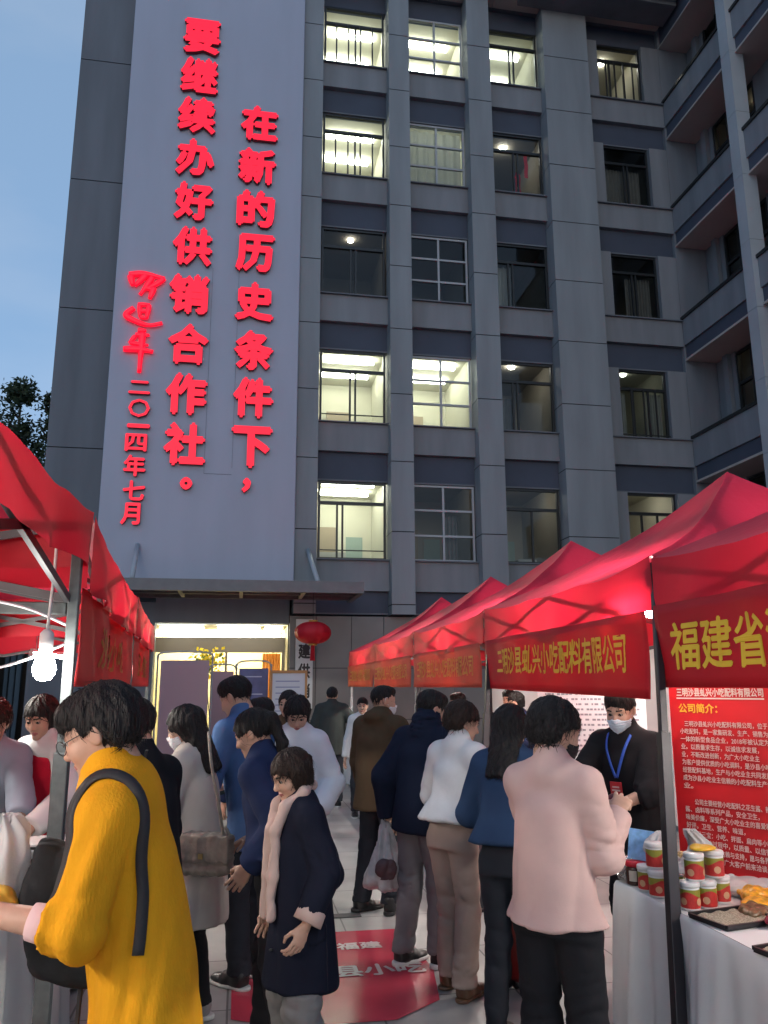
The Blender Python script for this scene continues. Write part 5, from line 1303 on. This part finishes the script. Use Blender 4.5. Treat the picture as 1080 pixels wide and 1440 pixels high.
C_BEIGE = cloth("beige_trouser", (.36, .275, .235)); C_DENIM = cloth("blue_jacket", (.028, .055, .115)); C_DKT = cloth("dark_trouser", (.028, .031, .039)); C_BSHIRT = cloth("black_shirt", (.017, .016, .018)); C_GRN = cloth("grey_green_jacket", (.05, .056, .052))
C_TEAL = cloth("dark_teal", (.02, .04, .05)); C_RED = cloth("red_vest", (.48, .015, .04)); C_GBL = cloth("grey_blue_shirt", (.26, .31, .38)); C_WCOAT = cloth("white_coat", (.62, .62, .62)); C_SCARF = cloth("pink_scarf", (.54, .395, .345)); C_GREYW = cloth("grey_wide_trouser", (.20, .195, .19))
M_MASKW = mat("mask_white", (.72, .74, .78), .8); M_MASKB = mat("mask_blue_white", (.56, .66, .74), .8); M_MASKK = mat("mask_black", (.012, .012, .013), .8)
S_BLK = mat("shoe_black", (.015, .015, .016), .4); S_PINK = mat("shoe_pinkgrey", (.50, .43, .45), .6); S_BRN = mat("loafer_brown", (.16, .085, .05), .3); S_GRY = mat("shoe_grey", (.25, .24, .24), .6); S_WHT = mat("shoe_white", (.6, .6, .6), .5)

# woman in the yellow sweater
Y = person("woman in a long mustard yellow sweater and glasses leaning over the left stall", (-.235, 2.33, 0), 84, 1.74, lean=12, arm=.86, headp=24, heady=-4, Lh=(-.18, .335, 1.165), Rh=(.18, .40, 1.15), Lhint=(-.2, -.5, -1), Rhint=(.3, -.6, -1),
           hair=('pixie', HAIR), top=dict(m=C_YEL, hem=.40, flare=.05, hemd=.19, collar='turtle', sleeve=.30, puff=.003, th=.013, fold=.018, ff=13, roll=True, sh_k=.12, name='sweater', pleat=.002, boxy=1, arm_k=.012), bot=dict(m=C_BLK2), shoe=('plain', S_BLK, None), vox=.008, seed=3, curl=(.5, .5))
for s in (-1, 1):
    a = Y['EL'][s]+(Y['WR'][s]-Y['EL'][s])*.22; b = Y['EL'][s]+(Y['WR'][s]-Y['EL'][s])*.46
    MB().tube([a, a+(b-a)*.5, b], [.046, .044, .041], 16).build("undersleeve", C_PINKU, Y['root'], True)
b = MB(); E3 = []
for s in (1, -1): b.tube(on_head(Y, [(.031*s+.025*math.cos(q), .104-.25*abs(.031+.025*math.cos(q)*1)**1.0*.35, .0+.020*math.sin(q)) for q in [i*.3927 for i in range(17)]]), .0014, 6); b.tube(on_head(Y, [(.056*s, .088, .006), (.074*s, .05, .008), (.077*s, -.005, .012)]), .0014, 6)
b.tube(on_head(Y, [(-.008, .103, .004), (0, .105, .006), (.008, .103, .004)]), .0014, 6); b.build("glasses", M_FRAME, Y['root'], True)
# her black bag: strap over the near shoulder, the bag in front of her
t = thing("shoulder_bag", "black shoulder bag with small pink flowers hanging before the yellow sweater", "bag", (-.37, 2.38, 1.15)); M_BAG = mat("bag_black", (.013, .015, .017), .7, spec=.2, var=.3, vscale=15, bump=.25, bscale=25)
def bagf(P):
    w = .135-.12*np.clip(-P[:, 2]-.02, 0, .3)*1.0; Q = P.copy()
    d = smax(smax(np.abs(Q[:, 0])-w-.02*np.cos(Q[:, 2]*9), np.abs(Q[:, 1])-.055+.12*np.clip(Q[:, 2], 0, .3), .03), np.abs(Q[:, 2]+.05+.25*Q[:, 0])-.16, .04)
    return d+wrinkle(P, 19, .022, 17, (1, 1, .6))
v, q = nets(bagf, (-.22, -.14, -.32), (.22, .14, .24), .007); link_mesh("bag_body", v, q, M_BAG, t, True)
b = MB(); rg = random.Random(2)
for i in range(26):
    p = Vector((rg.gauss(-.01, .035), -.062-.004*rg.random(), -.09+rg.gauss(0, .03))); s = rg.uniform(.004, .009)
    b.m = rg.randint(0, 1); b.lathe([(.0005, -s), (s, 0), (.0005, s)], 6, p)
b.build("flower_print", [mat("flower_pink", (.40, .10, .16), .7), mat("flower_pale", (.40, .30, .32), .7)], t)
M_STRAP = mat("strap_black", (.022, .02, .022), .7)
b = MB(); b.beam((.07, -.02, .08), (.13, -.02, .36), .035, .006); b.beam((.15, -.04, .02), (.165, -.06, .24), .03, .02); b.build("handle", M_STRAP, t); MB().beam((.0, .0, -.17), (-.015, .0, -.52), .03, .008).build("hanging_strap", M_STRAP, t)
k = Y['k']; ff = Y['f']; tt = Y['t']; Sx = Y['S'][-1]
pth = smooth_path([Sx+ff*.20-tt*.20+np.array([-.02, 0, 0]), Sx+ff*.10-tt*.06+np.array([-.03, 0, 0]), Sx+ff*.065+tt*.05+np.array([.0, 0, 0]), Sx+ff*.01+tt*.085+np.array([.025, 0, 0]), Sx-ff*.06+tt*.06+np.array([.015, 0, 0]), Sx-ff*.095-tt*.03+np.array([-.01, 0, 0]), Sx-ff*.09-tt*.14+np.array([-.03, 0, 0]), Sx-ff*.06-tt*.24+np.array([-.04, 0, 0]), Sx-ff*.03-tt*.32+np.array([-.04, 0, 0])], 6)
pth = lay_on(Y, pth, .003)
strap(Y, pth, .028, M_STRAP, "bag_strap", .006)

# short woman in the navy coat
N = person("short woman in a long navy coat with pink scarf and pink cuffs", (.295, 3.75, 0), 108, 1.435, lean=3, headp=24, heady=6, Lh=(-.18, .05, .72), Rh=(.15, .06, .72), Rhint=(.1, -1, -.3), Lhint=(-.2, -1, -.3), hair=('bob', HAIRB), top=dict(m=C_NAVYC, hem=.44, flare=.025, hemd=.155, collar='stand', sleeve=.86, puff=.008, th=.022, name='coat', boxy=1, fold=.022, ff=13, arm_k=.012), bot=dict(m=C_GREYW, w=.026), shoe=('plain', S_BLK, None), vox=.008, seed=5, curl=(.5, .55))
for s in (-1, 1):
    a = N['EL'][s]+(N['WR'][s]-N['EL'][s])*.66; b = N['EL'][s]+(N['WR'][s]-N['EL'][s])*.93
    MB().tube([a, a+(b-a)*.08, b, b+(b-a)*.02], [.052, .059, .062, .056], 20).build("cuff", C_SCARF, N['root'], True)
nk, nf, ntv = N['NK'], N['f'], N['t']
def scarf(P):
    d = None; L = N['k']
    pth = [nk-nf*.06+ntv*.055, nk+np.array([.062, .005, .035]), nk+np.array([.050, .080, -.02]), nk+np.array([.036, .118, -.12]), nk+np.array([.032, .128, -.30]), nk+np.array([.03, .130, -.46])]
    for sg in (1, -1):
        for a, b in zip(pth, pth[1:]):
            a, b = a*np.array([sg, 1, 1]), b*np.array([sg, 1, 1]); e = seg(P, a, b, .021, .021); d = e if d is None else smin(d, e, .02)
    return d+wrinkle(P, 9, .012, 35, (1, 1, .5))
v, q = nets(scarf, nk+np.array([-.16, -.14, -.60]), nk+np.array([.16, .24, .14]), .007); link_mesh("scarf", v, q, C_SCARF, N['root'], True)

# left-hand crowd
B = person("man in black seen from behind beside the cream coat", (-.36, 3.62, 0), 58, 1.67, True, lean=8, headp=20, hair=('short', HAIR), top=dict(m=C_BLK, hem=.72, collar='stand', th=.026, boxy=.9), bot=dict(m=C_BLK2), shoe=('plain', S_BLK, None), Lh=(-.2, .3, .95), Rh=(.2, .32, .98), seed=7)
K = person("woman in a cream coat with long dark hair and white mask", (-.20, 4.62, 0), 68, 1.62, lean=7, headp=22, heady=8, hair=('long', HAIR), top=dict(m=C_CREAM, hem=.48, flare=.04, hemd=.165, collar='lapel', th=.026, name='coat', boxy=.9, pleat=.004), bot=dict(m=C_BLK2, w=.006), shoe=('sneaker', S_GRY, None), Lh=(-.12, .30, .98), Rh=(.18, .30, .98), seed=9)
face_mask(K, M_MASKW)
W = person("woman in a loose navy top and black trousers with dark ponytail", (.20, 4.16, 0), 66, 1.62, lean=13, headp=26, heady=4, hair=('pony', HAIR), top=dict(m=C_NAVY, hem=.90, flare=.075, hemd=.19, collar='stand', th=.024, boxy=1, name='top', pleat=.006, puff=.012), bot=dict(m=C_BLK2, w=.012), shoe=('sneaker', S_PINK, None), Lh=(-.17, .06, .86), Rh=(.16, .18, .94), Lhint=(-.1, -1, -.4), feet=((.09, .10), (-.10, -.10)), seed=11)
U = person("tall man in a blue shirt near the left tents", (.10, 5.2, 0), 52, 1.80, True, lean=13, headp=26, heady=6, hair=('short', HAIR), top=dict(m=C_BLUE, hem=.74, collar='stand', th=.026, boxy=.9, name='shirt'), bot=dict(m=C_DKT), shoe=('plain', S_BLK, None), Lh=(-.2, .34, 1.05), Rh=(.2, .34, 1.05), seed=13)
O = person("woman in a white padded jacket facing the camera with eyes cast down", (.40, 5.62, 0), 176, 1.66, lean=5, headp=30, heady=0, hair=('bob', HAIR), top=dict(m=C_WHITE, hem=.72, flare=.03, collar='hood', th=.03, puff=.018, boxy=1, cuff=True), bot=dict(m=C_WHITE, name='trousers'), shoe=('sneaker', S_WHT, None), Lh=(-.16, .24, .93), Rh=(.14, .26, .95), Lhint=(-.5, -.4, -.6), seed=15)
MB().grid(lambda u, v: tuple(O['S'][-1]*(1)+np.array([-.092-.006*math.sin(3*v), .045*(u-.5)+.045, -.115-.09*v])), 4, 4).build("blue_patch", mat("patch_blue", (.05, .12, .5), .7), O['root'], True)
person("dark haired person in dark teal, back turned, left of the white padded jacket", (.235, 6.25, 0), 50, 1.63, True, lean=6, headp=16, hair=('short', HAIR), top=dict(m=C_TEAL, hem=.75, collar='hood', th=.03), bot=dict(m=C_BLK2), shoe=('plain', S_BLK, None), Lh=(-.2, .3, .95), Rh=(.2, .3, .95), seed=17)
person("person of whom only the top of a black haired head shows beside the blue shirt", (.16, 6.95, 0), 20, 1.61, False, headp=14, hair=('bob', HAIR), top=dict(m=C_NAVY, hem=.75, th=.03), bot=dict(m=C_BLK2), shoe=('plain', S_BLK, None), seed=19)
person("woman with parted long hair looking sideways before the framed notice board", (.47, 7.6, 0), 140, 1.68, False, headp=8, heady=10, hair=('long', HAIR), top=dict(m=C_BROWN, hem=.75, th=.03), bot=dict(m=C_BLK2), shoe=('plain', S_BLK, None), seed=21)
# middle walkers
person("man in a grey green jacket walking away towards the entrance", (1.37, 12.1, 0), -6, 1.70, True, lean=2, headp=2, hair=('short', HAIR), top=dict(m=C_GRN, hem=.70, th=.045, boxy=1, flare=.015, collar='stand'), bot=dict(m=C_DKT, w=.02), shoe=('plain', S_BLK, None), Rh=(.33, -.02, .88), Lh=(-.29, .10, .84), Rhint=(1, -.5, 0), feet=((.09, -.12), (-.08, .2)), seed=23, vox=.012)
X = person("man in a brown hooded jacket and white mask standing in the middle of the aisle", (1.12, 6.52, 0), -48, 1.72, True, lean=3, headp=8, heady=-28, hair=('buzz', HAIR), top=dict(m=C_BROWN, hem=.74, th=.042, flare=.02, boxy=1, collar='hood', puff=.01, fold=.024), bot=dict(m=C_DKT, w=.014), shoe=('high', S_BLK, S_BLK), Rh=(.22, .16, .86), Lh=(-.24, .14, .84), feet=((.10, .02), (-.12, -.05)), toes=(15, -20), seed=25)
face_mask(X, M_MASKW)
person("small dark haired person in white beyond the brown jacket man's shoulder", (1.66, 11.0, 0), 165, 1.56, False, headp=6, hair=('short', HAIR), top=dict(m=C_WCOAT, hem=.7, th=.03), bot=dict(m=C_DKT), shoe=('plain', S_BLK, None), seed=27, vox=.013)
G = person("man in a dark navy hooded parka and grey trousers carrying a plastic bag", (1.19, 5.30, 0), -52, 1.69, True, lean=8, headp=22, heady=-22, hair=('short', HAIR), top=dict(m=C_NVY2, hem=.78, th=.036, boxy=1, collar='fur', puff=.012), bot=dict(m=C_GREYT, w=.016), shoe=('high', S_BLK, S_WHT), Lh=(-.28, -.02, .84), Rh=(.2, .3, .95), feet=((.09, .05), (-.10, -.06)), seed=29, curl=(.5, 1.0))
S = person("woman in a white puff sleeved sweater and beige trousers with permed dark hair", (1.265, 4.80, 0), -56, 1.62, lean=9, headp=20, heady=-30, hair=('perm', HAIRB), top=dict(m=C_WSW, hem=.90, flare=.045, hemd=.175, th=.02, puff=.03, boxy=1, collar='stand', name='sweater', cuff=True, sleeve=.9), bot=dict(m=C_BEIGE, w=.012, cuff=.06), shoe=('plain', S_BRN, S_BRN), Rh=(.15, .27, 1.10), Lh=(-.13, .30, 1.12), Rhint=(.8, -.4, -.6), feet=((.09, -.02), (-.09, .06)), seed=31)
D2 = person("woman in a dark blue jacket with long black hair behind the pink blazer", (1.37, 4.10, 0), -34, 1.62, lean=6, headp=16, heady=-10, hair=('long', HAIR), top=dict(m=C_DENIM, hem=.90, flare=.035, hemd=.16, th=.026, boxy=1, collar='stand', puff=.006), bot=dict(m=C_DKT, w=.008), shoe=('plain', S_BLK, None), Rh=(.16, .3, 1.0), Lh=(-.16, .3, 1.0), seed=33)
# woman in the pink blazer
P_ = person("woman in a pale pink blazer and black mask being served at the right table", (1.215, 3.12, 0), -44, 1.655, lean=3, headp=20, heady=-34, hair=('perm', HAIR), top=dict(m=C_PINK, hem=.81, flare=.035, hemd=.165, th=.018, boxy=1, collar='lapel', puff=.008, name='blazer', fold=.024, ff=13, sleeve=.95, arm_k=.012), bot=dict(m=C_BLK2, w=.014, cuff=.065), shoe=('plain', S_BLK, None), arm=.94, Rh=(.17, .26, 1.18), Lh=(.0, .31, 1.17), Rhint=(.12, -.15, -1), vox=.008, seed=35, curl=(.9, .7))
face_mask(P_, M_MASKK)
pw = world_of(P_, P_['HM'][1][1]+P_['HM'][1][0]@np.array([-.02, .08, -.04]))
lump("sauce_sachet", "dark red sachet held between the pink blazer and the black shirt", "sachet", (pw.x+.0, pw.y+.01, pw.z-.01), (.035, .022, .025), mat("sachet_maroon", (.16, .012, .018), .3, var=.3), 71, .01, 40, h=.004)
def seam(I, pts, m, r=.0022, name="seam"):
    P = lay_on(I, smooth_path(pts, 8), .0005); MB().tube(P, r, 6).build(name, m, I['root'], True)
def flap(I, a, b, h, m, name="pocket_flap"):
    """a small flap lying on the garment between a and b, h deep"""
    a, b = np.asarray(a, float), np.asarray(b, float); rows = [lay_on(I, [a+(b-a)*i/8-np.array([0, 0, h*j/3]) for i in range(9)], .004) for j in range(4)]
    mb = MB(); V = np.concatenate(rows); mb.add(V, [(j*9+i, j*9+i+1, (j+1)*9+i+1, (j+1)*9+i) for j in range(3) for i in range(8)])
    o = mb.build(name, m, I['root'], True); s_ = o.modifiers.new("thick", 'SOLIDIFY'); s_.thickness = .004; s_.offset = 0
def button(I, p, m, r=.011):
    q = lay_on(I, [p], .003)[0]; MB().lathe([(.0005, -r*.45), (r*.8, -r*.3), (r, 0), (r*.8, r*.3), (.0005, r*.45)], 12, tuple(q)).build("button", m, I['root'], True)
C_PINKS = mat("pink_seam", (.36, .22, .21), .9); C_NAVS = mat("navy_seam", (.008, .009, .02), .9)
H_ = P_['H']
flap(N, (-.20, -.06, .70), (-.20, .06, .68), .045, C_NAVYC)
seam(N, [(-.22, -.09, z) for z in np.linspace(.46, 1.0, 6)], C_NAVS)
for z in (.62, .76, .90, 1.02): button(N, (-.03, .25, z), S_BLK)
# vendor in the black shirt
V_ = person("vendor in a black shirt with blue lanyard, red badge and white mask behind the table", (2.30, 4.62, 0), 124, 1.70, True, lean=7, headp=20, heady=6, hair=('crop', HAIR), top=dict(m=C_BSHIRT, hem=.66, th=.022, boxy=.8, collar='stand', sleeve=.22, puff=.012, name='shirt', fold=.02, flare=.02), bot=dict(m=C_BLK2), shoe=('plain', S_BLK, None), Lh=(-.02, .33, 1.00), Rh=(.13, .33, 1.02), Lhint=(-1, -.2, -.5), Rhint=(1, -.2, -.5), vox=.009, seed=37, curl=(.7, .8))
face_mask(V_, M_MASKB)
vt, vf, vn = V_['t'], V_['f'], V_['NK']
M_LAN = mat("lanyard_blue", (.03, .09, .45), .5); ch = vn-vt*.235+vf*.162
lan = thing("lanyard", "bright blue lanyard with a red badge round the black shirt vendor's neck", "badge", V_['root'].location, rad(124))
for sg in (-1, 1):
    pts = smooth_path([vn-vf*.05+np.array([sg*.055, 0, .03]), vn+vf*.03+np.array([sg*.076, 0, .022]), vn-vt*.06+vf*.122+np.array([sg*.062, 0, 0]), vn-vt*.15+vf*.152+np.array([sg*.034, 0, 0]), ch+np.array([sg*.004, 0, 0])], 5)
    strap(V_, pts, .016, M_LAN, "cord", .003, lan)
b = MB(); c = ch-vt*.075+vf*.012
Fr = lambda x, z, y=0: tuple(c+np.array([x, 0, 0])+vt*z+vf*y)
b.m = 0; b.add([Fr(-.036, -.055), Fr(.036, -.055), Fr(.036, .055), Fr(-.036, .055), Fr(-.036, -.055, .006), Fr(.036, -.055, .006), Fr(.036, .055, .006), Fr(-.036, .055, .006)], [(0, 3, 2, 1), (4, 5, 6, 7), (0, 1, 5, 4), (1, 2, 6, 5), (2, 3, 7, 6), (3, 0, 4, 7)])
b.m = 1
for z, wd in ((.028, .022), (.010, .026), (-.018, .016)): b.add([Fr(-wd, z-.005, .0075), Fr(wd, z-.005, .0075), Fr(wd, z+.004, .0075), Fr(-wd, z+.004, .0075)], [(0, 1, 2, 3)])
b.build("badge", [mat("badge_red", (.55, .03, .04), .35), mat("badge_print", (.7, .5, .45), .5)], lan)
wr = V_['WR'][-1]; u_ = unit(wr-V_['EL'][-1]); b = MB(); M_, _ = V_['HM'][-1]
b.tube([wr-u_*.035, wr-u_*.017], .031, 16); b.build("watch_strap", mat("watch_steel", (.5, .48, .42), .3, metal=.8), V_['root'], True)
# vendors farther in
for lab, x, y, hd, h, m, hr in (("vendor in a white coat behind the far right stall table", 2.85, 12.4, 100, 1.62, C_WCOAT, 'short'), ("white coated vendor behind the stall table left of the permed hair", 2.85, 10.4, 95, 1.62, C_WCOAT, 'short'),
                          ("dark haired vendor inside the tent beyond the blue jacket woman's hair", 3.25, 9.3, 110, 1.64, C_NAVY, 'bob'), ("vendor in grey blue inside the far tent between the dark heads", 3.6, 10.6, 130, 1.66, C_GBL, 'short')):
    person(lab, (x, y, 0), hd, h, hr == 'short', headp=14, hair=(hr, HAIR), top=dict(m=m, hem=.7, th=.03, name='coat'), bot=dict(m=C_DKT), shoe=('plain', S_BLK, None), Rh=(.18, .28, 1.0), Lh=(-.18, .28, 1.0), seed=int(y*10), vox=.013)
# vendors of the left stall
R = person("vendor in a red vest with pale sleeves bending over the left food trays", (-1.03, 5.16, 0), 150, 1.70, False, lean=17, headp=24, heady=10, hair=('bob', HAIR), top=dict(m=C_WCOAT, hem=.78, th=.022, collar='stand', name='shirt', puff=.016), bot=dict(m=C_DKT), shoe=('plain', S_BLK, None), Rh=(.16, .44, .95), Lh=(-.22, .40, .96), seed=41, skin=SKIN)
def vest(P):
    d = R['torso'](P, .040, .9, .74, .03); d = d+wrinkle(P, 4, .012, 12)
    d = smax(d, P[:, 2]-float(R['S'][1][2])-.02, .02)
    for s in (1, -1): d = smax(d, -seg(P, R['S'][s], R['EL'][s], .078, .075), .015)
    return smin(d, smax(seg(P, R['S'][1]*.75+R['NK']*.25, R['S'][-1]*.75+R['NK']*.25, .062, .062), -ell(P, R['NK']+R['f']*.09, (.07, .10, .10)), .02), .04)
pts = np.array([*R['S'].values(), R['P0']]); v, q = nets(vest, np.append(pts.min(0)[:2]-.25, .70), pts.max(0)+.25, .010); link_mesh("vest", v, q, C_RED, R['root'], True)
person("vendor in a grey blue shirt at the left edge bending towards the trays", (-1.36, 5.02, 0), 196, 1.68, False, lean=20, headp=28, heady=-10, hair=('perm', HAIRB), top=dict(m=C_GBL, hem=.75, th=.03, collar='stand', sleeve=.4, name='shirt'), bot=dict(m=C_DKT), shoe=('plain', S_BLK, None), Rh=(.2, .42, .93), Lh=(-.16, .46, .92), seed=43, skin=SKIN2)
# things the shoppers carry
def carry_bag(name, label, top, h, r, m, seed, rz=0):
    """thin carrier bag: gathered at the hand, full at the bottom"""
    def fn(P):
        z = np.clip(-P[:, 2]/h, 0, 1); w = .10+.9*np.clip(z*1.35, 0, 1)**1.1; Q = P
        d = (np.sqrt((Q[:, 0]/(r[0]*w))**2+(Q[:, 1]/(r[1]*w))**2)-1)*min(r)*w
        d = smax(d, -h-P[:, 2]+.25*(Q[:, 0]**2+Q[:, 1]**2)**.5, .04); d = smax(d, P[:, 2], .01)
        a = np.arctan2(Q[:, 1], Q[:, 0]); return d*.7+(.010*np.sin(6*a+4*z+seed)+.006*np.sin(13*a-6*z))*(1-.6*z)+wrinkle(P, seed, .012, 26, (1, 1, .5))
    v, q = nets(fn, (-r[0]*1.4-.02, -r[1]*1.4-.02, -h-.04), (r[0]*1.4+.02, r[1]*1.4+.02, .03), .008)
    o = link_mesh(name, v, q, m, None, True); o.location = top; o.rotation_euler = (0, 0, rz); return tag(o, label, "bag")
hw = world_of(G, G['WR'][-1]); M_CARR = mat("carrier_plastic", (.58, .56, .57), .3, trans=.35, var=.3, vscale=8, bump=.25, bscale=30)
carry_bag("carrier_bag", "translucent pale carrier bag hanging from the dark navy parka man's hand", (hw.x-.02, hw.y-.03, hw.z-.03), .42, (.155, .11), M_CARR, 3, .6)
lump("bag_contents", "dark bundle showing inside the pale carrier bag", "bundle", (hw.x-.04, hw.y-.15, hw.z-.36), (.07, .03, .07), mat("bundle_dark", (.10, .05, .055), .6), 72, .02, 25, h=.008)
carry_bag("carrier_bag", "white plastic carrier bag hanging beside the navy topped woman's hip", (.30, 4.03, .92), .36, (.10, .07), mat("carrier_white", (.55, .56, .60), .35, trans=.3, var=.1, bump=.25, bscale=30), 6, .3)
# shoulder bag of the cream coat
t = thing("shoulder_bag", "beige quilted shoulder bag hanging on the cream coat", "bag", (-.13, 4.34, .87), rad(-22))
def qb(P):
    d = smax(smax(np.abs(P[:, 0])-.135, np.abs(P[:, 1])-.05, .03), np.abs(P[:, 2])-.10, .03); return d+.004*np.sin(70*(P[:, 0]+P[:, 2]))*np.sin(70*(P[:, 0]-P[:, 2]))
v, q = nets(qb, (-.17, -.08, -.12), (.17, .08, .12), .006); M_BEIGEB = mat("bag_beige", (.33, .28, .22), .5, var=.25, vscale=20, bump=.3, bscale=50); link_mesh("bag_body", v, q, M_BEIGEB, t, True)
def fl(P):
    d = smax(smax(np.abs(P[:, 0])-.138, np.abs(P[:, 1]+.052+.0*P[:, 2])-.006, .004), np.abs(P[:, 2]-.03)-.068, .015); return d+.002*np.sin(80*P[:, 0])
v, q = nets(fl, (-.17, -.08, -.06), (.17, -.02, .12), .005); link_mesh("flap", v, q, M_BEIGEB, t, True)
MB().tube(smooth_path([(.10, -.02, .08), (.075, -.045, .25), (.035, -.05, .42), (-.02, .02, .58)], 6), .008, 8).tube(smooth_path([(.125, -.02, .07), (.125, -.02, .10), (.10, -.01, .13)], 6), .008, 8).build("strap", M_BEIGEB, t, True)
MB().box(-.012, .012, -.066, -.059, -.015, .01).build("clasp", mat("clasp_gold", (.5, .36, .15), .3, metal=.8), t)
